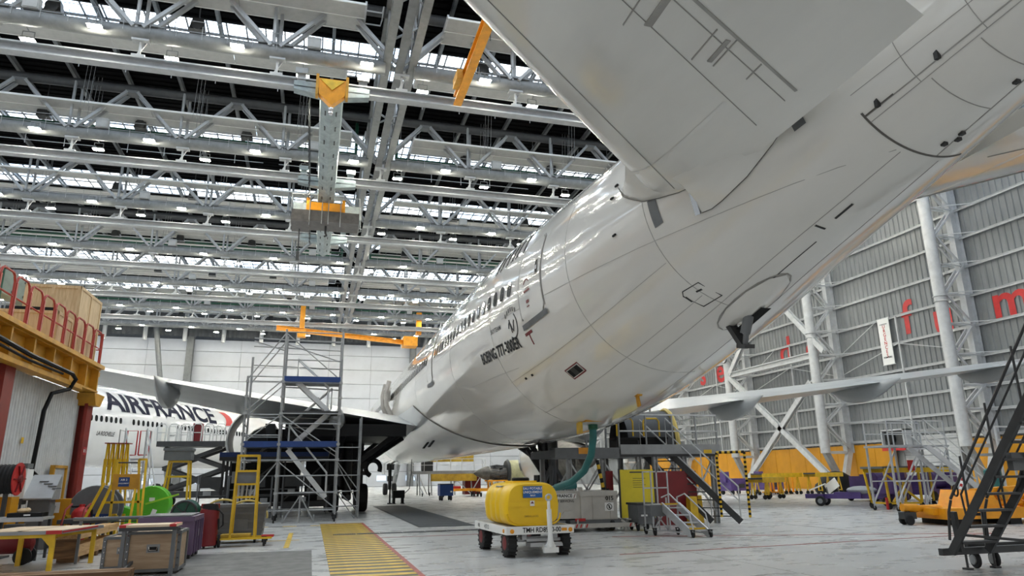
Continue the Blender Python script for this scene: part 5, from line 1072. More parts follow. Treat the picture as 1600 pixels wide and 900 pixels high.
# scaffold bay continuing behind to the wheel bay
s2 = thing('scaffold_bay', 'short scaffold bay of thin grey tubes beside the main wheels', 'scaffold', (1.05, 31.2, 0))
for x, y, h in ((0, 0, 2.95), (.95, .2, 4.2), (.95, 1.2, 4.2), (0, 1.2, 2.9)): MB().tube((x, y, 0), (x, y, h), .035, 8).build('standard', m_galv, s2, True)
for z in (.5, 1.1, 1.75, 2.35, 2.9): MB().tube((0, 0, z), (.95, .2, z), .024, 6).tube((.95, .2, z), (.95, 1.2, z), .024, 6).build('ledger', m_galv, s2, True)
for p, q in (((0, 0, 2.3), (.95, .2, 1.1)), ((0, 0, 2.2), (.95, .2, .55)), ((0, .0, 1.2), (.95, .2, .3)), ((0, 0, 1.1), (.8, .1, 0))): MB().tube(p, q, .024, 6).build('diagonal_tube', m_galv, s2, True)
for q, (x, y) in enumerate(((-3.9, 32.6), (-2.2, 33.4), (-.6, 34), (.2, 36))):
    t = thing('equipment_rack', 'dark equipment rack under the port wing behind the scaffold, %s from the left' % NTH[q], 'rack', (x, y, 0), 0, 'dark racks under the port wing')
    MB().bb((-.6, -.3, .35), (.6, .3, .6)).bb((-.55, -.25, .9), (.55, .25, 1.0)).bb((-.5, -.2, 1.3), (.3, .2, 1.75)).build('shelf_unit', m_dark, t); MB().box((-.2, -.32, 1.1), (.3, .06, .2)).box((.3, -.32, .75), (.3, .06, .2)).build('panel', m_steel, t)
    for xx in (-.58, .58):
        for yy in (-.28, .28): MB().bar((xx, yy, 0), (xx, yy, 1.8), .05).build('post', m_mid, t)
dm_ = thing('engine_dock', 'tall dark engine dock wall crowding the port engine', 'dock', (-2.2, 41.6, 0))
MB().bb((-2.0, 0, .2), (1.6, .3, 2.5)).bb((1.9, .2, .2), (3.4, .5, 3.6)).bb((-.2, -.2, 2.9), (2.6, .2, 4.3)).build('screen_panel', m_blk, dm_)
for x in (-2.0, -.6, .8, 1.6): MB().bar((x, -.1, 0), (x, -.1, 2.9), .09).build('post', m_dark, dm_)
for z in (.4, 1.1, 1.8): MB().bar((-2.0, -.12, z), (1.6, -.12, z), .07).build('shelf_rail', m_mid, dm_)
hp_ = thing('wing_dock', 'dark engine dock deck behind the scaffold under the port wing', 'dock', (-2.0, 40, 0))
MB().bb((-2.4, -2, 2.55), (3, 0, 2.75)).build('deck', m_dark, hp_); MB().bb((-2.4, -2.04, 2.72), (3, -2, 2.95)).build('toe_board', m_blue, hp_)
for x in (-2.2, .4, 2.8): MB().bar((x, -1.9, 0), (x, -1.9, 2.55), .12).bar((x, -.1, 0), (x, -.1, 2.55), .12).build('leg', m_dark, hp_)
MB().bar((-2.2, -1.9, .3), (.4, -1.9, 2.5), .08).bar((.4, -1.9, .3), (2.8, -1.9, 2.5), .08).bar((-2.3, -1.9, .4), (2.9, -1.9, .4), .1).build('brace', m_dark, hp_)
st3 = thing('gas_hose', 'loop of thick black hose hanging beside the main landing gear', 'hose', (3.0, 36.8, 2.1)); MB().ring((0, 0, 0), (.3, -1, 0), .38, .12, 18, 8, -1.2, 3.6).build('hose', m_black, st3, True); MB().tube((-.8, .5, -.2), (-.3, .1, -.25), .1, 8).build('connector', m_dark, st3, True)
# scissor lift truck serving the second airliner
sl_ = thing('scissor_lift', 'dark scissor lift platform with white hooped rails below the large navy lettering', 'scissor lift', (-7.1, 46.5, 0), -.1)
MB().bb((-1.6, -1, 3.55), (2.2, 1.2, 3.85)).build('platform', m_dark, sl_)
for y in (-.95, 1.15):
    for i in range(6):
        x = -1.4+i*.66; MB().path([(x-.22, y, 3.85), (x-.25, y, 4.7), (x-.15, y, 4.85), (x+.15, y, 4.85), (x+.25, y, 4.7), (x+.22, y, 3.85)], .035, 5).tube((x-.25, y, 4.35), (x+.25, y, 4.35), .025, 5).build('rail_hoop', m_tubew, sl_, True)
MB().bb((.3, -.9, 3.86), (.75, -.3, 4.9)).build('control_box', m_maroon, sl_); MB().bb((-1.9, -.6, 3.9), (-1.5, .6, 4.7)).build('bridge', m_paper, sl_)
for y in (-.7, .9):
    MB().bar((-1.2, y, 1.0), (2.2, y+.05, 2.3), .14, .2).bar((2.2, y, 1.0), (-1.2, y+.05, 2.3), .14, .2).bar((-1.2, y, 2.3), (2.0, y, 3.5), .14, .2).bar((2.2, y, 2.3), (-1.2, y, 3.5), .14, .2).build('scissor_arm', m_dark, sl_)
MB().bb((-1.8, -1, .65), (3.6, 1, 1.0)).bb((2.6, -1, .9), (3.4, 1, 1.3)).build('chassis', m_dark, sl_)
for x in (-1.2, 2.9):
    for y in (-.95, .95): wheel(MB(), (x, y, .45), .45, .35, (0, 1, 0)).build('wheel', m_black, sl_, True)
# ------------------------------------------------------------------ far dock by the nose, cart, tow bar box, engine
fd = thing('nose_dock', 'long yellow and grey maintenance dock below the airliner nose', 'dock', (11.6, 62, 0))
MB().bb((-3.4, -.8, 1.85), (3.2, 1.2, 2.1)).build('deck', m_steel, fd); MB().bb((-1.7, -.85, 1.25), (2.3, -.75, 1.85)).build('yellow_apron', m_yeld, fd); MB().bb((-1.6, .9, 2.9), (2.4, 1.2, 3.7)).build('yellow_panel', m_yeld, fd)
for x in (-2.6, -1.6, .4, 1.9): MB().bar((x, -.7, .1), (x-.1, -.7, 1.85), .09).bar((x, 1, .1), (x, 1, 1.85), .09).build('leg', m_steel, fd)
for p, q in (((-3.2, -.7, 1.85), (-2.3, -.7, .2)), ((-2.8, -.7, 1.85), (-2.0, -.7, .2)), ((.6, -.7, 1.3), (-.6, -.7, .1)), ((.6, -.7, 1.3), (1.9, -.7, .1)), ((2.6, -.7, 1.5), (1.9, -.7, .4))): MB().bar(p, q, .08).build('brace', m_steelw, fd)
for x in (-3.3, -2.3, -1.2, 0, 1, 2.1, 3.1): MB().bar((x, -.78, 2.1), (x, -.78, 3.1), .05).build('rail_post', m_tubew, fd)
MB().bar((-3.3, -.78, 3.1), (3.1, -.78, 3.1), .06).bar((-3.3, -.78, 2.6), (3.1, -.78, 2.6), .05).build('guard_rail', m_tubew, fd)
MB().bb((-2.4, -.6, 2.1), (-1.5, .4, 2.9)).build('equipment_box', m_dark, fd); MB().bb((1.4, -.2, .1), (2.8, 1, 1.7)).build('red_cabinet', m_maroon, fd)
stairs(fd, (3.6, -1.6, .1), (2.7, -1.2, 1.95), 7, .8, (1, .2, 0), m_tubew, None, 1.0)
for x, y in ((-2.4, -.7), (-1.5, 1), (.4, 1), (1.9, -.7)): caster(fd, x, y, .14)
sd2 = thing('step_ladder', 'small wheeled step with green board at the end of the nose dock', 'steps', (15.3, 60.5, 0))
stairs(sd2, (-.4, -.4, .1), (.1, .3, 1.2), 4, .7, (1, 0, 0), m_tubew, None, .9); MB().bb((-.3, .3, .5), (.9, .4, 1.1)).build('green_board', m_green, sd2)
for x in (-.4, .7): caster(sd2, x, .4, .12)
bcz = thing('ground_cart', 'small dark blue ground power cart on the floor below the belly', 'cart', (9.3, 51, 0))
MB().bb((-.45, -.4, .32), (.5, .6, 1.1)).build('body', m_blue, bcz); MB().bb((-.46, -.41, 1.08), (.51, .61, 1.14)).build('lid', m_dark, bcz); MB().box((.35, -.41, .6), (.14, .01, .1)).build('label', m_paper, bcz)
for x, y in ((-.3, -.3), (.35, -.3), (-.3, .5), (.35, .5)): wheel(MB(), (x, y, .17), .17, .12).build('wheel', m_black, bcz, True); MB().bar((x, y, .17), (x, y, .34), .1, .14).build('bracket', m_dark, bcz)
bb_ = thing('jack_box', 'black box on four stubby legs standing under the nose gear', 'jack', (5.45, 46.8, 0)); MB().bb((-.35, -.3, .35), (.4, .3, .82)).build('body', m_blk, bb_)
for x, y in ((-.25, -.25), (.3, -.25), (-.25, .25), (.3, .25)): MB().tube((x, y, .02), (x, y, .4), .07, 8).box((x, y, .02), (.2, .2, .04)).build('leg', m_blk, bb_)
MB().tube((-.5, .1, 0), (-.5, .1, 2.4), .05, 8).tube((-.5, .1, 0), (-.5, .1, .06), .15, 8).build('post', m_blk, bb_); MB().path([(.4, 0, .6), (.75, .2, .9), (.9, .5, 2), (.95, .8, 3), (.9, 1, 3.3)], .03, 6).build('cable', m_mid, bb_, True)
en = thing('jet_engine', 'bare turbofan engine with yellowed fan case on a yellow stand', 'engine', (14.8, 58, 1.75))
MB().lathe((-1.9, 0, .1), (1, 0, 0), [(0, .02), (.25, .22), (.9, .5), (1.25, .58), (1.3, .5), (2.1, .5), (2.15, .42), (2.9, .5)], 22).build('core', m_engd, en, True)
MB().lathe((.95, 0, .15), (1, 0, 0), [(0, .72), (.1, .95), (.5, 1.0), (1.1, 1.0), (1.25, .9), (1.1, .85), (.3, .8)], 26).build('fan_case', M('yellowed fan case', (176, 172, 130), .5, var=.15), en, True)
MB().lathe((.92, 0, .15), (1, 0, 0), [(0, .3), (.05, .82), (.1, .82)], 22).build('fan_disc', m_blue, en, True); MB().lathe((1.0, 0, .15), (1, 0, 0), [(-.15, .95), (0, 1.08), (.1, .97)], 26).build('flange_ring', m_dark, en, True)
pc = MB()
for i in range(14): a = i*.45; pc.path([(-.5, .58*math.cos(a), .1+.58*math.sin(a)), (.1, .66*math.cos(a+.2), .1+.66*math.sin(a+.2)), (.8, .6*math.cos(a), .1+.6*math.sin(a))], .035, 5)
for i in range(10): pc.box((-.3+.1*i, .5*math.cos(i*2.1), .1+.55*math.sin(i*2.1)), (.25, .2, .18))
pc.build('pipework', m_dark, en)
es = thing('engine_stand', 'yellow wheeled stand under the bare turbofan engine', 'engine stand', (14.8, 58, 0))
for y in (-.6, .6): MB().bar((-1.5, y, .55), (2.2, y, .55), .18, .22).bar((-.5, y, .6), (-.5, y, 1.25), .14).bar((1, y, .6), (1, y, 1.25), .14).bar((-.8, y, 1.25), (1.3, y, 1.25), .12).build('side_frame', m_org, es)
MB().bar((-1.5, -.6, .5), (-1.5, .6, .5), .16).bar((2.2, -.6, .5), (2.2, .6, .5), .16).bar((-.5, -.6, 1.2), (-.5, .6, 1.2), .12).bar((1, -.6, 1.2), (1, .6, 1.2), .12).build('cross_frame', m_org, es)
for x in (-1.4, 2.1):
    for y in (-.6, .6): caster(es, x, y, .17, .1)
yb = thing('yellow_trolley', 'long low yellow trolley left of the engine stand', 'trolley', (12.3, 59.5, 0)); MB().bb((-2, -.5, .45), (1.2, .5, .65)).build('bed', m_org, yb); MB().bb((-1.2, -.3, .65), (-.2, .3, .85)).build('load', m_red, yb)
for x in (-1.7, .9):
    for y in (-.45, .45): caster(yb, x, y, .18, .1)
# ------------------------------------------------------------------ yellow tank on its white cart
ct = thing('tow_cart', 'white flatbed tow cart with black tyres and red hubs carrying the yellow tank', 'cart', (4.7, 15.95, 0), .04)
MB().bb((-.76, -1.25, .56), (.66, 1.2, .6)).build('deck', m_alu, ct)
MB().bb((-.8, -1.29, .46), (.7, -1.25, .62)).bb((-.8, 1.2, .46), (.7, 1.24, .62)).bb((-.8, -1.25, .46), (-.76, 1.2, .62)).bb((.66, -1.25, .46), (.7, 1.2, .62)).build('side_rail', m_paper, ct)
MB().text('TMH RD8930-00', (-.02, -1.296, .54), (1, 0, 0), (0, 0, 1), .135, .9).build('fleet_number', m_blk, ct); MB().text('4 57 12', (-.806, .2, .54), (0, -1, 0), (0, 0, 1), .12).text('RB2', (-.806, .85, .54), (0, -1, 0), (0, 0, 1), .1).build('fleet_number', m_blk, ct)
for x in (-.68, .62): MB().lathe((x, -1.29, .53), (0, -1, 0), [(0, .045), (.015, .045), (.02, .01)], 12).build('reflector', m_org, ct)
MB().lathe((-.8, -1.1, .53), (-1, 0, 0), [(0, .04), (.015, .04)], 12).build('reflector', m_org, ct)
MB().bb((.42, -1.298, .51), (.54, -1.294, .57)).build('plate', m_org, ct)
for y in (-.95, .9): MB().bar((-.65, y, .34), (.65, y, .34), .08, .1).bar((-.35, y, .34), (-.35, y, .56), .1, .3).bar((.35, y, .34), (.35, y, .56), .1, .3).build('axle', m_steelw, ct)
MB().bb((-.3, -1.1, .3), (.5, -.8, .36)).bb((-.25, -1.2, .2), (.6, -.9, .28)).build('steering_plate', m_steelw, ct)
wt = wheel(MB(), (0, 0, .28), .28, .2); 
for i in range(16): a = 2*PI*i/16; wt.bar((-.1, .27*math.cos(a), .28+.27*math.sin(a)), (.1, .27*math.cos(a+.15), .28+.27*math.sin(a+.15)), .05, .035)
wtm = wt.mesh('tyre', m_black, True); hbm = hubm(MB(), (0, 0, .28), .28, .17).mesh('hub', m_maroon, True)
for x, y in ((-.64, -.95), (.56, -.95), (-.64, .9), (.56, .9)): o = inst('tyre', wtm, ct, (x, y, 0)); inst('hub', hbm, o)
tp = MB().tube((.12, -1.42, .2), (.12, -1.36, .95), .055, 10).tube((.12, -1.36, .95), (.12, -1.35, 1.12), .035, 10).bar((-.04, -1.42, .15), (.28, -1.42, .15), .08, .1).prism([(.02, -1.43, .22), (.22, -1.43, .22), (.12, -1.4, .5)], (0, .04, 0)).box((.12, -1.3, .2), (.2, .3, .1))
tow = tp.build('tow_bar', m_paper, ct, True); MB().ring((.12, -1.35, 1.19), (0, 1, .1), .06, .022, 16, 6).build('tow_eye', m_steelw, tow, True)
tn = thing('water_tank', 'yellow ribbed plastic tank strapped on the white cart with a blue sign', 'tank', (4.62, 15.95, .6), .04)
def tankbody():
    rows = []
    ny = 26
    for j in range(ny+1):
        t = j/ny; y = -.95+1.75*t; e = min(t, 1-t)*ny; k = 1-.09*max(0, 1-e/3)**2
        k *= 1-(.07 if (7 < j < 10 or 12 < j < 15 or 18 < j < 21) else 0)
        row = []
        for i in range(40):
            a = 2*PI*i/40; c, s = math.cos(a), math.sin(a); n = .42
            x = math.copysign(abs(c)**n, c)*.62*k; z = math.copysign(abs(s)**n, s)*.45*k
            if z > 0: x *= 1-.18*(z/.45)**2
            x *= 1+.02*(abs(z) < .06)
            row.append(V((x, y, .45+z)))
        rows.append(row)
    m = MB(); m.grid(rows, True); m.f += [tuple(range(39, -1, -1)), tuple(range(ny*40, ny*40+40))]; return m
tankbody().build('tank_body', m_tank, tn, 50)
MB().bb((-.3, -.5, .86), (.25, .1, .93)).build('raised_top', m_tank, tn); MB().lathe((-.05, -.25, .92), (0, 0, 1), [(0, .2), (.06, .2), (.08, .17), (.08, .01)], 18).build('filler_cap', m_blk, tn, True)
MB().path([(.61*math.copysign(abs(math.cos(a))**.42, math.cos(a))*1.0, -.97, .45+.43*math.copysign(abs(math.sin(a))**.42, math.sin(a))) for a in [PI+.15+(PI-.3)*i/16 for i in range(17)]], .02, 5).build('moulded_rib', m_tank, tn, True)
MB().bb((-.56, -.965, .4), (.56, -.955, .5)).build('moulded_band', m_tank, tn)
sg2 = MB().bb((-.24, -.985, .58), (.2, -.972, .82)).build('sign', m_sign, tn); MB().text('EAU POTABLE', (-.02, -.99, .77), (1, 0, 0), (0, 0, 1), .07).text('UNIQUEMENT', (-.02, -.99, .695), (1, 0, 0), (0, 0, 1), .07).text('MAX', (-.02, -.99, .625), (1, 0, 0), (0, 0, 1), .055).build('lettering', m_paper, sg2)
MB().bb((-.08, -.972, .41), (.02, -.968, .52)).build('label', m_paper, tn); MB().prism([(-.07, -.974, .46), (.01, -.974, .46), (-.03, -.974, .51)], (0, .003, 0)).build('warning_mark', m_maroon, tn)
MB().text('EMBALLAGES', (-.05, -.972, .2), (1, 0, 0), (0, 0, 1), .055).build('moulded_mark', m_yeld, tn)
MB().bb((-.52, -.3, .8), (-.3, .1, .83)).build('top_plate', m_steel, tn)
# ------------------------------------------------------------------ toilet servicing trailer
tl = thing('toilet_cart', 'grey steel servicing trailer numbered 015 behind the yellow tank', 'trailer', (8.3, 20.6, 0), -.06)
MB().bb((-1.45, -.05, .38), (-.3, 1.4, 1.16)).build('rear_body', m_cartg, tl); MB().bb((-.42, -.1, .32), (.72, 1.4, 1.1)).build('tank_body', m_cartg, tl); MB().bb((-.45, -.14, 1.02), (.74, 1.42, 1.16)).build('tank_lid', m_cartg, tl)
MB().prism([(-.5, -.12, 1.28), (-.38, -.12, 1.28), (-.28, -.12, .98), (-.42, -.12, .98)], (0, .12, 0)).build('hinge_strap', m_cartg, tl)
for x in (-.05, .5): MB().bb((x-.01, -.125, .34), (x+.01, -.1, 1.02)).build('seam_rib', m_cartg, tl)
pl = MB().bb((-1.45, -.07, .96), (-.55, -.052, 1.1)).build('nameplate', m_paper, tl); MB().text('AIRFRANCE ', (-1.0, -.075, 1.03), (1, 0, 0), (0, 0, 1), .13).build('lettering', m_blk, pl); MB().prism([(-.64, -.076, .97), (-.62, -.076, .97), (-.57, -.076, 1.09), (-.59, -.076, 1.09)], (0, .003, 0)).build('red_accent', m_maroon, pl)
MB().text('TOILET SERVICING', (-1.0, -.056, .88), (1, 0, 0), (0, 0, 1), .1, .9).build('lettering', m_dark, tl); MB().text('015', (.48, -.128, .94), (1, 0, 0), (0, 0, 1), .17).build('fleet_number', m_blk, tl)
nl = MB().bb((.32, -.13, .58), (.6, -.124, .82)).build('notice', m_paper, tl); MB().ring((.46, -.134, .7), (0, 1, 0), .08, .01, 20, 4).bar((.41, -.134, .76), (.51, -.134, .64), .014).bar((.46, -.134, .65), (.46, -.134, .74), .03, .01).build('no_entry_mark', m_blk, nl)
for i in range(2): MB().bar((-1.45, .1+i, 1.16), (-1.45, .1+i, 1.3), .03).bar((-.55, .1+i, 1.16), (-.55, .1+i, 1.3), .03).bar((-1.0, .1+i, 1.16), (-1.0, .1+i, 1.3), .03).bar((-1.45, .1+i, 1.3), (-.55, .1+i, 1.3), .03).build('top_rail', m_tubew, tl)
MB().bb((-1.3, -.1, .22), (1.0, 1.3, .34)).build('chassis', m_mid, tl); MB().bb((-.9, -.32, .12), (1.15, -.2, .24)).bar((-.6, -.28, .2), (-.5, .0, .4), .05).bar((.95, -.28, .2), (.8, 0, .35), .05).build('bumper', m_cartg, tl)
for x0 in (-.55, -.86, 1.0): 
    for i in range(3): MB().prism([(x0+i*.09, -.325, .13), (x0+.045+i*.09, -.325, .13), (x0+.08+i*.09, -.325, .23), (x0+.035+i*.09, -.325, .23)], (0, .004, 0)).build('chevron', m_red if i % 2 == 0 else m_paper, tl)
MB().bb((-.62, -.115, .3), (-.3, -.102, .38)).build('chevron', m_red, tl)
fdm = MB().prism([(-1.05, -.12, .38), (-.95, -.12, .58), (-.72, -.12, .6), (-.5, -.12, .38)], (0, .3, 0)).build('mudguard', m_cartg, tl)
for x, y in ((-.85, .05), (.55, .0), (-.85, 1.2), (.55, 1.2)): o = wheel(MB(), (x, y, .22 if x < 0 else .17), .22 if x < 0 else .17, .14).build('wheel', m_black, tl, True); hubm(MB(), (x, y, .22 if x < 0 else .17), .2, .15).build('hub', m_cartg, o, True)
tag(MB().bb((9.2, 20.5, .3), (9.55, 20.9, .33)).bar((9.3, 20.6, 0), (9.3, 20.6, .3), .05).bar((9.5, 20.8, 0), (9.5, 20.8, .3), .05).build('white_stool', m_paper), 'small white topped stool at the right end of the servicing trailer', 'stool')
hs = thing('service_hose', 'teal hose running from the belly panel down to the servicing trailer', 'hose', (7.25, 18.4, 1.3))
MB().path([(0, -.6, 1.78), (.02, -.55, 1.3), (.0, -.4, .85), (-.1, -.1, .45), (-.3, .35, .16), (-.5, .9, .02), (-.4, 1.4, .0), (-.1, 1.6, .02), (.3, 1.7, .04)], .1, 10).build('hose', m_teal, hs, True); MB().lathe((0, -.58, 1.8), (0, .15, 1), [(-.3, .09), (-.28, .13), (-.12, .13), (-.1, .09), (-.02, .1), (-.02, .15), (0, .15)], 14).build('coupling', m_green, hs, True)
sp1 = MB().bb((6.86, 17.3, 2.99), (7.34, 17.9, 3.06)).build('service_panel', m_deck, ac1, label='open brass toned servicing panel'); MB().bb((6.8, 17.5, 2.7), (6.84, 17.85, 3.0)).build('hatch_door', m_yeld, sp1)
# ------------------------------------------------------------------ screen, bin, steps and dock on the right of the trailer
yp = thing('fire_screen', 'yellow sheet metal screen with black scribbled notes behind the grey bin', 'screen', (10.25, 21.6, 0))
MB().bb((-.62, -.03, .25), (.62, 0, 1.78)).build('sheet', m_lem, yp); MB().bar((-.62, -.02, 0), (-.62, -.02, 1.8), .05).bar((.62, -.02, 0), (.62, -.02, 1.8), .05).build('post', m_dark, yp)
sb_ = MB()
for i in range(5): sb_.bb((-.15, -.036, 1.5-i*.07), (.3-.07*(i % 3), -.031, 1.512-i*.07))
sb_.bb((-.25, -.036, 1.68), (.32, -.031, 1.72)).build('scribble', m_dark, yp)
tag(MB().bb((9.35, 22.0, 0), (9.6, 22.3, 1.75)).build('red_post_panel', m_maroon), 'narrow dark red panel left of the yellow screen', 'panel')
tag(MB().bb((10.95, 21.9, 0), (12.6, 22.1, 1.72)).build('red_screen', m_maroon), 'dark red panel screen behind the small steps', 'panel')
bn2 = thing('wheeled_bin', 'dark grey wheeled bin in front of the yellow screen', 'bin', (9.75, 20.3, 0))
MB().prism([(-.26, -.3, .2), (.26, -.3, .2), (.3, -.36, .75), (-.3, -.36, .75)], (0, .7, 0)).build('tub', m_mid, bn2); MB().bb((-.33, -.4, .74), (.33, .4, .8)).build('rim', m_dark, bn2); MB().bb((-.2, -.37, .42), (.0, -.345, .47)).build('label', m_paper, bn2)
for z in (.35, .5, .63): MB().bb((-.29, -.355, z), (.29, -.33, z+.03)).build('rib', m_mid, bn2)
for x in (-.25, .28): caster(bn2, x, -.2, .09); caster(bn2, x, .25, .09)
ss = thing('mobile_steps', 'small aluminium mobile steps with yellow edged treads beside the long dock', 'steps', (9.62, 17.95, 0))
stairs(ss, (.66, -.6, .05), (.36, .5, .78), 4, .5, (-1, .12, 0), m_alu, None, 0)
for k, (x, y, z) in enumerate(((.38, -.45, .2), (.1, .5, .8))): MB().bb((x-.26, y-.02, z-.0), (x+.28, y+.04, z+.04)).build('yellow_edge', m_yel, ss)
MB().bb((-.45, .5, .78), (.36, 1.0, .82)).build('platform', m_alu, ss)
for x in (-.43, .0, .34):
    for y in (.5, 1.0): MB().bar((x, y, .1), (x, y, 1.72 if y > .8 or x < 0 else 1.0), .035).build('post', m_alu, ss)
MB().path([(.34, .5, 1.0), (.42, .2, 1.1), (.62, -.5, .6), (.64, -.6, .2)], .02, 6).path([(-.14, .5, 1.0), (-.05, .2, 1.1), (.14, -.5, .6), (.16, -.6, .2)], .02, 6).build('handrail', m_tubew, ss, True)
frame(ss, [((-.43, 1.0, 1.7), (.34, 1.0, 1.7)), ((-.43, 1, 1.25), (.34, 1, 1.25)), ((-.43, .5, .12), (.34, .5, .12)), ((-.43, 1, .12), (-.43, .5, .12)), ((-.43, .5, .7), (.0, .5, .15)), ((-.43, .5, .15), (0, .5, .7)), ((.66, -.6, .1), (.36, .6, .12)), ((.16, -.55, .1), (-.1, .6, .12))], .035, m_alu)
MB().bb((-.5, .48, .5), (-.05, .5, .8)).build('panel', m_mid, ss)
for x, y in ((-.42, .45), (.28, .45), (-.42, 1.0), (.66, -.62), (.16, -.58)): caster(ss, x, y, .07)
dk = thing('maintenance_dock', 'long grey tail dock with railings, legs and stairs on the right', 'dock', (0, 0, 0))
YA, YB = 22.0, 25.0
MB().bb((7.7, YA, 2.2), (13.6, YB, 2.45)).build('deck', m_dark, dk); MB().bb((9.9, YA-.06, 2.28), (13.65, YA, 2.6)).bb((13.6, YA, 2.28), (13.66, YB, 2.6)).build('toe_board', m_steel, dk); MB().bb((7.6, YA-.06, 2.15), (9.85, YA, 2.5)).build('front_beam', m_mid, dk)
MB().bb((8.4, YA-.08, 2.3), (8.9, YA-.06, 2.5)).build('orange_plate', m_org, dk); MB().bb((13.0, YA-.08, 2.3), (13.3, YA-.06, 2.42)).build('yellow_plate', m_yel, dk)
for x in (8.1, 9.3, 10.6, 11.2, 12.3, 13.4):
    for y in (YA+.1, YB-.1): MB().ibeam((x, y, 0), (x, y, 2.2), .14, .16, .03, (1, 0, 0)).build('leg', m_steel, dk)
for i, (a, b) in enumerate(((8.1, 9.3), (9.3, 10.6), (11.2, 12.3), (12.3, 13.4))):
    MB().bar((a, YA+.1, .3), (b, YA+.1, 2.1), .05).bar((b, YA+.1, .3), (a, YA+.1, 2.1), .05).bar((a, YB-.1, .3), (b, YB-.1, 2.1), .05).build('cross_brace', m_steelw, dk)
for x in (9.9, 10.9, 11.9, 12.8, 13.6): MB().bar((x, YA+.03, 2.45), (x, YA+.03, 3.6), .045).build('rail_post', m_steel, dk)
MB().bar((9.9, YA+.03, 3.6), (13.6, YA+.03, 3.6), .05).bar((9.9, YA+.03, 3.05), (13.6, YA+.03, 3.05), .04).bar((13.6, YA, 3.6), (13.6, YB, 3.6), .05).bar((13.6, YA, 3.05), (13.6, YB, 3.05), .04).build('guard_rail', m_tubew, dk)
for x in (10.3, 11.3): MB().path([(x-.3, YA+.4, 2.9), (x-.3, YA+.4, 3.4), (x-.22, YA+.4, 3.5), (x+.22, YA+.4, 3.5), (x+.3, YA+.4, 3.4), (x+.3, YA+.4, 2.9)], .03, 6).build('yellow_hoop', m_yel, dk, True)
hazard(dk, (9.4, YA-.15, .1), (9.0, YA-.15, 2.1), .06, 14); hazard(dk, (9.55, YA-.2, .1), (9.3, YA-.2, 1.2), .05, 8)
MB().bar((9.9, YB, 2.45), (9.9, YB, 5.5), .06).bar((11.2, YB, 2.45), (11.2, YB, 6.2), .06).bar((12.6, YB, 2.45), (12.6, YB, 6.2), .06).bar((11.2, YB+1.2, 2.45), (11.2, YB+1.2, 6.2), .06).bar((12.6, YB+1.2, 2.45), (12.6, YB+1.2, 6.2), .06).build('tower_post', m_galv, dk)
for z in (3.2, 3.9, 4.6, 5.3, 6.0): MB().bar((11.2, YB, z), (12.6, YB, z), .04).bar((11.2, YB+1.2, z), (12.6, YB+1.2, z), .04).bar((12.6, YB, z), (12.6, YB+1.2, z), .04).build('tower_rail', m_galv, dk)
MB().bar((11.2, YB, 6), (12.6, YB, 4.6), .04).bar((11.2, YB, 4.6), (12.6, YB, 3.2), .04).build('tower_brace', m_galv, dk)
stairs(dk, (12.82, 21.45, .1), (11.1, 22.9, 2.4), 9, .92, (.68, -.62, 0), m_dark, None, 1.0)
for k in (0, 1):
    p = V((13.0, 21.15, 0)) if not k else V((13.66, 20.55, 0)); hazard(dk, p+V((0, 0, .25)), p+V((0, 0, 2.3)), .045, 28, (m_yel, m_blk), 'hazard_post')
hazard(dk, (13.0, 21.15, 2.3), (13.66, 20.55, 2.3), .05, 10, (m_yel, m_blk), 'hazard_post')
for i, (x, y) in enumerate(((12.9, 22.5), (12.2, 21.6))): tag(MB().box((x, y, .45), (.3, .3, .9), None, .85).build('yellow_bin', m_yel), ('yellow upright bin under the dock stairs', 'yellow upright bin behind the small steps')[i], 'bin')
cc = thing('engine_cowling', 'dark engine cowling with a cream edge standing on the tail dock', 'engine cowling', (12.0, 24.3, 2.45))
P = [[V((-1.1+1.9*t, .9*math.cos(a), .1+(1.25+.15*t)*math.sin(a))) for t in (0, .3, .6, 1)] for a in [PI*i/14 for i in range(15)]]; MB().grid(P).build('shell', m_dark, cc, True); MB().path([(.84, .92*math.cos(a), .1+1.42*math.sin(a)) for a in [PI*i/14 for i in range(15)]], .09, 6).build('edge_ring', m_cream, cc, True); MB().bb((-1, -.6, 0), (.6, .6, .1)).build('cradle', m_dark, cc)
for i, (x, y) in enumerate(((10.6, 23.2), (11.6, 22.9))): tag(MB().bb((x-.4, y-.3, 2.46), (x+.4, y+.3, 2.85)).bb((x-.42, y-.32, 2.8), (x+.42, y+.32, 2.88)).build('black_box', m_blk), ('black box on the dock deck under the left yellow hoop', 'black box on the dock deck under the right yellow hoop')[i], 'box')
# landing gear clutter behind the trailer
jk = thing('aircraft_jack', 'dark tripod aircraft jack under the tail side of the belly', 'jack', (9.9, 29, 0))
MB().tube((0, 0, .3), (0, 0, 2.75), .16, 12).build('ram', m_dark, jk, True)
for a in (0, 2.1, 4.2): MB().bar((1.2*math.cos(a), 1.2*math.sin(a), .1), (.1*math.cos(a), .1*math.sin(a), 2.0), .12).box((1.2*math.cos(a), 1.2*math.sin(a), .04), (.3, .3, .08)).build('leg', m_dark, jk)
gcx = thing('gearbox_crate', 'dark crate of parts on the floor behind the servicing trailer', 'crate', (8.2, 24.6, 0)); MB().bb((-.7, -.5, .15), (.7, .5, 1.1)).build('body', m_dark, gcx); MB().bb((-.7, -.5, 0), (-.5, .5, .15)).bb((.5, -.5, 0), (.7, .5, .15)).build('skid', m_pined, gcx)
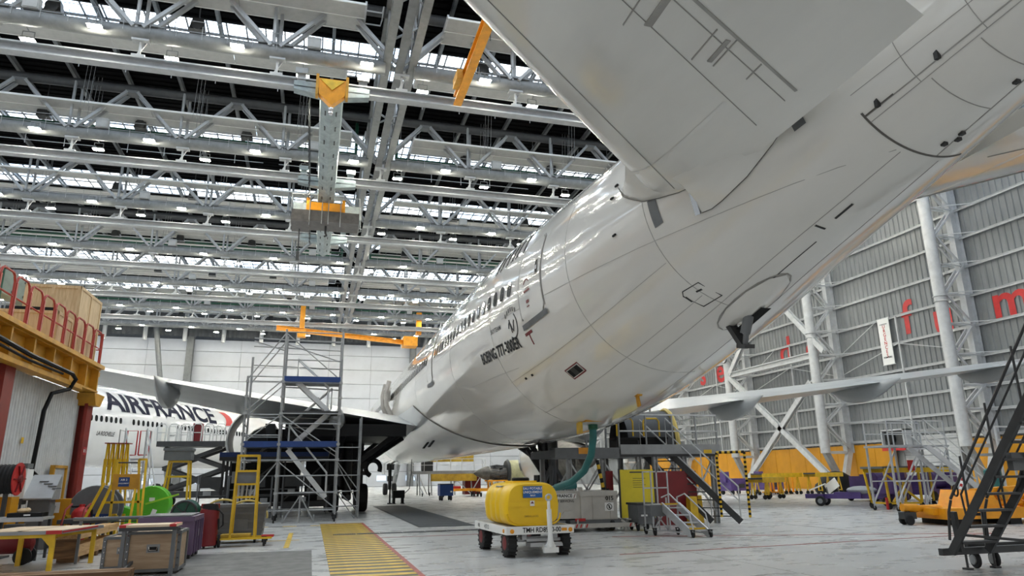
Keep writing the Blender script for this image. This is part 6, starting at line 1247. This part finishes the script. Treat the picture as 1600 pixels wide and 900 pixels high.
# ------------------------------------------------------------------ right hand side: trestle tables, purple gear, orange machine
def long_trestle(x, y, rz, L, lab, z=1.45, mat=m_yel, deckm=m_dark):
    t = thing('trestle_table', lab, 'trestle', (x, y, 0), rz); MB().bb((-L/2, -.5, z), (L/2, .5, z+.1)).build('deck', deckm, t); MB().bb((-L/2, -.54, z-.2), (L/2, -.5, z+.1)).bb((-L/2, .5, z-.2), (L/2, .54, z+.1)).build('side_beam', mat, t)
    for s in (-1, 1):
        a = s*(L/2-.5); MB().bar((a-.25, -.45, .22), (a, -.45, z-.1), .07).bar((a+.25, -.45, .22), (a, -.45, z-.1), .07).bar((a-.25, .45, .22), (a, .45, z-.1), .07).bar((a+.25, .45, .22), (a, .45, z-.1), .07).bar((a-.25, -.45, .3), (a+.25, -.45, .3), .06).build('leg', mat, t)
        for y_ in (-.45, .45): caster(t, a-.25, y_, .14, .07); caster(t, a+.25, y_, .14, .07)
    return t
long_trestle(33.5, 46.5, .3, 4.6, 'long yellow beam trestle in front of the X bracing, left one'); long_trestle(37.2, 46.0, .3, 3.4, 'long yellow beam trestle in front of the X bracing, right one')
t = long_trestle(28, 40, .5, 3, 'yellow trestle with bikes and frames beside the dock stairs', 1.2)
for i, (x, y, lab) in enumerate(((31.5, 49, 'purple machine box left of the orange racks by the side wall'), (35.2, 50, 'purple machine box behind the orange racks by the side wall'))):
    t = thing('purple_machine', lab, 'machine', (x, y, 0), .2); MB().bb((-1, -.6, .3), (1, .6, 1.2)).build('body', m_purp, t); MB().bb((-1.2, -.3, .9), (-.8, .3, 1.7)).build('head', m_purp, t); MB().bb((-.2, -.62, .5), (.4, -.6, .8)).build('hatch', m_dark, t)
    for xx in (-.8, .8): wheel(MB(), (xx, -.5, .2), .2, .1).build('wheel', m_black, t, True); wheel(MB(), (xx, .5, .2), .2, .1).build('wheel', m_black, t, True)
for i in range(4):
    t = thing('orange_rack', 'orange upright rack in front of the orange wall, %s from the left' % NTH[i], 'rack', (33.6+i*.75, 47.8+i*.12, 0), .2, 'orange racks by the side wall'); MB().bar((-.25, 0, .15), (-.25, 0, 1.5), .1).bar((.25, 0, .15), (.25, 0, 1.5), .1).bar((-.25, 0, 1.45), (.25, 0, 1.45), .1).build('frame', m_org, t); MB().bb((-.3, -.4, .12), (.3, .4, .2)).build('base', m_org, t); caster(t, -.2, -.3, .06); caster(t, .2, .3, .06)
bl = thing('tarpaulin_heap', 'heap of black tarpaulin sheets at the foot of the V shaped column', 'tarpaulin', (41.3, 49.6, 0)); MB().ball((0, 0, .5), 1.3, 12, 7, (1.2, .9, .9)).ball((1, .4, .4), .9, 10, 6).ball((-.9, .2, .3), .8, 10, 6, (1.2, 1, .8)).build('sheet', m_blk, bl, True)
ic = thing('info_board', 'white tilted board standing on the floor by the black tarpaulins', 'board', (37.2, 45.0, 0)); MB().bar((0, 0, .3), (-.1, .3, .9), 1.3, .05, (1, 0, 0)).build('panel', m_paper, ic); MB().bar((-.5, .1, 0), (-.5, .2, .5), .06).bar((.5, .1, 0), (.5, .2, .5), .06).build('leg', m_mid, ic)
pdz = thing('purple_dolly', 'long low purple towing dolly with bundled clear hoses', 'dolly', (25.6, 29.4, 0), -.9)
MB().bar((-2.4, 0, .45), (2.2, 0, .45), .25, .22).bar((-1.6, -.45, .45), (-1.6, .45, .45), .2).bar((1.4, -.6, .45), (1.4, .6, .45), .2).bb((-1, -.35, .35), (.2, .35, .65)).build('frame', m_purp, pdz)
MB().bb((1.1, -.6, .6), (2.3, .6, 1.3)).bb((1.6, -.4, 1.3), (2.2, .4, 1.8)).build('machine_body', m_purp, pdz); MB().ball((.2, 0, .75), .32, 9, 6, (2.2, 1, .6)).build('hose_bundle', m_steelw, pdz, True); MB().bar((-2.1, -.2, .75), (-1.4, .0, 1.05), .9, .03).build('white_panel', m_paper, pdz)
for x, y in ((-1.6, -.55), (-1.6, .55), (1.4, -.7), (1.4, .7)): o = wheel(MB(), (x, y, .24), .24, .14, (0, 1, 0)).build('wheel', m_black, pdz, True); hubm(MB(), (x, y, .24), .24, .12, (0, 1, 0)).build('hub', m_steel, o, True)
for i, (x, y, lab) in enumerate(((31.2, 34.2, 'large purple engine dolly behind the yellow work stand, left'), (34.5, 33.5, 'large purple engine dolly behind the yellow work stand, right'))):
    t = thing('purple_dolly', lab, 'dolly', (x, y, 0), .2); MB().bb((-1.6, -.8, .3), (1.6, .8, .6)).bb((-1.4, -.7, .6), (-.9, .7, 1.35)).bb((.6, -.7, .6), (1.2, .7, 1.5)).bar((-1.2, 0, 1.3), (1, 0, 1.3), .3).build('frame', m_purp, t); MB().lathe((-.6, 0, 1.1), (1, 0, 0), [(0, .3), (.1, .5), (1.2, .5), (1.3, .3)], 14).build('drum', m_purp, t, True)
    for xx in (-1.3, 1.3):
        for yy in (-.8, .8): wheel(MB(), (xx, yy, .25), .25, .15, (0, 1, 0)).build('wheel', m_black, t, True)
yw = thing('work_stand', 'yellow braced work stand with a grey top beside the purple dolly', 'stand', (25.6, 26.6, 0), -.1)
MB().bb((-1.3, -.6, 1.72), (2.4, .9, 1.82)).build('deck', m_mid, yw); MB().bb((-1.2, -.62, 1.55), (2.3, -.58, 1.75)).bb((-1.2, .86, 1.55), (2.3, .9, 1.75)).build('side_beam', m_yel, yw); MB().box((.1, -.66, 1.85), (.3, .05, .45)).build('red_flag', m_red, yw)
frame(yw, [((-1.1, -.5, .25), (-1.2, -.55, 1.6)), ((.5, -.5, .25), (.5, -.55, 1.6)), ((-1.1, .7, .25), (-1.2, .8, 1.6)), ((2.1, .7, .25), (2.2, .8, 1.6)), ((-1.1, -.5, .25), (.5, -.5, .25)), ((-1.15, -.52, 1.5), (.45, -.5, .3)), ((-.3, -.5, .3), (-.3, -.52, 1.2)), ((-.3, -.5, 1.0), (-.9, -.5, .3)), ((2.1, -.5, .25), (2.2, -.5, 1.6)), ((-1.1, -.5, .25), (-1.1, .7, .25))], .08)
for x, y in ((-1.1, -.5), (.5, -.5), (-1.1, .7), (2.1, .7), (2.1, -.5)): caster(yw, x, y, .14, .08)
MB().bar((-1.3, -.6, 0), (-1.3, -.6, .5), .08).bar((.65, -.6, 0), (.65, -.6, .5), .08).build('jack_foot', m_red, yw)
gs_ = thing('grey_steps', 'grey aluminium service steps with a railed platform behind the orange machine', 'steps', (24.6, 24.6, 0))
stairs(gs_, (2.1, -.9, .1), (-.2, .1, 2.6), 9, .8, (.3, -.9, 0), m_alu, None, 1.0); MB().bb((-1.3, 0, 2.6), (1.9, 1.4, 2.68)).build('platform', m_alu, gs_)
for x in (-1.2, .3, 1.8):
    for y in (.05, 1.35): MB().bar((x, y, .1), (x, y, 2.6), .07).bar((x, y, 2.68), (x, y, 3.7), .045).build('post', m_alu, gs_)
for y in (.05, 1.35): MB().bar((-1.2, y, 3.7), (1.8, y, 3.7), .05).bar((-1.2, y, 3.2), (1.8, y, 3.2), .04).bar((-1.2, y, .3), (.3, y, 2.5), .05).bar((.3, y, .3), (1.8, y, 2.5), .05).bar((-1.2, y, 1.2), (1.8, y, 1.2), .05).build('rail', m_tubew, gs_)
hazard(gs_, (.6, -1.1, .3), (1.2, -1.1, 1.4), .05, 10, (m_red, m_paper), 'striped_post')
for x, y in ((-1.2, .05), (1.8, .05), (-1.2, 1.35), (1.8, 1.35), (2.2, -1.5)): caster(gs_, x, y, .1)
om = thing('orange_machine', 'orange yellow aircraft handling machine with rams and a black steering wheel', 'machine', (20.2, 18.4, 0), -.12)
MB().bb((-1.5, -.8, .18), (3.6, .9, .5)).bb((-1.7, -.5, .3), (-1.3, .5, .5)).build('chassis', m_org, om)
MB().prism([(-.5, -.75, .5), (.5, -.75, .5), (.2, -.75, .98), (-.3, -.75, 1.02)], (0, 1.5, 0)).prism([(1.4, -.75, .5), (2.4, -.75, .5), (2.3, -.75, 1.1), (1.7, -.75, .95)], (0, .3, 0)).bb((2.5, -.7, .5), (3.5, .8, 1.0)).build('body', m_org, om)
for x in (2.6, 2.8, 3.0, 3.2): MB().bb((x, -.74, .65), (x+.09, -.7, .95)).build('grille_slot', m_dark, om)
MB().bar((-.3, -.6, .98), (3.4, -.6, 1.15), .25, .16).build('boom', m_org, om)
for z in (.62, .78): MB().lathe((.5, -.5, z), (1, 0, 0), [(0, .1), (.9, .1), (.92, .06), (1.3, .06)], 12).build('hydraulic_ram', m_org, om, True)
for z, x in ((.5, .55), (.5, 1.9)): MB().lathe((x, -.82, .9), (0, -1, 0), [(0, .18), (.04, .18), (.05, .05)], 12).build('pulley', m_deck, om, True)
MB().lathe((-2.35, 0, .52), (1, 0, -.06), [(0, .12), (.5, .13), (.55, .1), (.9, .12), (1.3, .16), (1.32, .1)], 12).build('draw_arm', m_org, om, True)
stw = MB().tube((-2.2, 0, .1), (-2.2, 0, .55), .08, 8).box((-2.2, 0, .28), (.4, .3, .2)).build('steering_bogie', m_dark, om, True)
for y in (-.14, .14): wheel(MB(), (-2.25, y, .15), .15, .1, (0, 1, 0)).build('wheel', m_black, stw, True)
for x in (-.9, .9, 2.9): MB().bb((x-.2, -.75, .0), (x+.2, .8, .18)).build('track_pad', m_black, om)
MB().bb((1.3, -.815, .3), (1.5, -.802, .4)).bb((-.6, -.815, .28), (-.2, -.802, .36)).build('plate', m_blk, om)
MB().ring((-.55, -.2, 1.0), (1, -.3, 0), .16, .03, 16, 6).build('hand_wheel', m_black, om, True)
tq = thing('teal_drum', 'teal plastic drum on a white ledge behind the orange machine', 'drum', (24.2, 20.8, 0)); MB().lathe((0, 0, .9), (0, 0, 1), [(0, .25), (.05, .28), (.7, .28), (.75, .2), (.8, .1)], 16).build('drum', m_teal, tq, True); MB().bb((-.5, -.4, .6), (.9, .4, .9)).build('ledge', m_steelw, tq); MB().bar((-.4, 0, 0), (-.4, 0, .6), .1).bar((.8, 0, 0), (.8, 0, .6), .1).build('leg', m_mid, tq)
for i in range(3): tag(MB().box((27.0+i*1.3, 20.2-.2*i, .8), (.9, .9, 1.6)).box((27.0+i*1.3, 20.2-.2*i, 1.62), (.95, .95, .06)).build('parts_box', (m_yeld, m_teal, m_pine)[i]), ('worn yellow parts box behind the dark stairs', 'teal parts box behind the dark stairs', 'pine parts box behind the dark stairs')[i], 'box')
rt = thing('rail_platform', 'white railed platform along the wall behind the dark stairs', 'platform', (31, 24.2, 0)); MB().bb((-3, -.6, 2.2), (4, .8, 2.3)).build('deck', m_steel, rt)
for x in (-2.9, -.6, 1.7, 3.9): MB().bar((x, -.55, 0), (x, -.55, 3.4), .07).bar((x, .75, 0), (x, .75, 2.2), .07).build('post', m_tubew, rt)
MB().bar((-2.9, -.55, 3.4), (3.9, -.55, 3.4), .06).bar((-2.9, -.55, 2.85), (3.9, -.55, 2.85), .05).bar((-2.9, -.55, .5), (-.6, -.55, 2.1), .06).build('guard_rail', m_tubew, rt)
# dark mobile stair at the right edge, climbing towards the camera
ds = thing('dark_stair', 'dark grey mobile access stair with jack feet at the right edge', 'mobile stair', (10.45, 10.05, 0))
def dsr(x):
    MB().bar((x, -.05, .3), (x, -3.2, 4.4), .05, .13).build('stringer', m_dark, ds)
    MB().path([(x, -.2, 1.15), (x, -.12, .95), (x, -.05, .5)], .022, 6).path([(x, -.2, .55+.62), (x, -3.1, 5.2)], .024, 6).path([(x, -.45, .9), (x, -.42, 1.25), (x, -2.9, 4.6)], .018, 6).build('handrail', m_dark, ds, True)
    for i in range(5): t = .15+.2*i; MB().tube((x, -.05-3.15*t, .3+4.1*t), (x, -.05-3.15*t, .3+4.1*t+.95), .018, 6).build('rail_post', m_dark, ds, True)
dsr(0); dsr(.78)
for i in range(15): t = (i+.6)/15.5; MB().bb((.02, -.05-3.15*t-.11, .29+4.1*t), (.76, -.05-3.15*t+.11, .325+4.1*t)).build('tread', m_dark, ds)
MB().bar((-.1, .08, .3), (2.2, .08, .3), .09, .11).bar((.7, .3, .34), (2.2, .3, .34), .08, .09).bar((.25, .0, .3), (.2, -.02, .95), .07, .09).bar((.95, .1, .3), (.85, -.02, .95), .07, .09).build('base_beam', m_dark, ds)
MB().bar((.05, -2.4, 3.3), (.8, -.7, 1.2), .035).bar((.0, -.2, .6), (1.9, -1.9, .4), .04).bar((.78, -.8, 1.3), (2.1, -1.4, 2.8), .05).bar((2.15, .08, .3), (2.15, -2.8, 3.9), .07).build('brace', m_dark, ds)
MB().bb((.3, -1.2, 1.62), (.95, -1.1, 1.9)).build('tray', m_mid, ds)
for x in (.42, 1.02): MB().tube((x, .08, .03), (x, .08, .3), .02, 6).box((x, .08, .015), (.12, .12, .03)).build('jack_foot', m_dark, ds)
for x in (.7, 1.12, 2.1):
    o = wheel(MB(), (x, .16, .14), .14, .06, (.96, -.28, 0)).build('wheel', m_black, ds, True); hubm(MB(), (x, .16, .14), .16, .07, (.96, -.28, 0)).build('hub', m_steel, o, True); MB().bar((x, .16, .14), (x, .16, .33), .04, .1).build('fork', m_dark, ds)
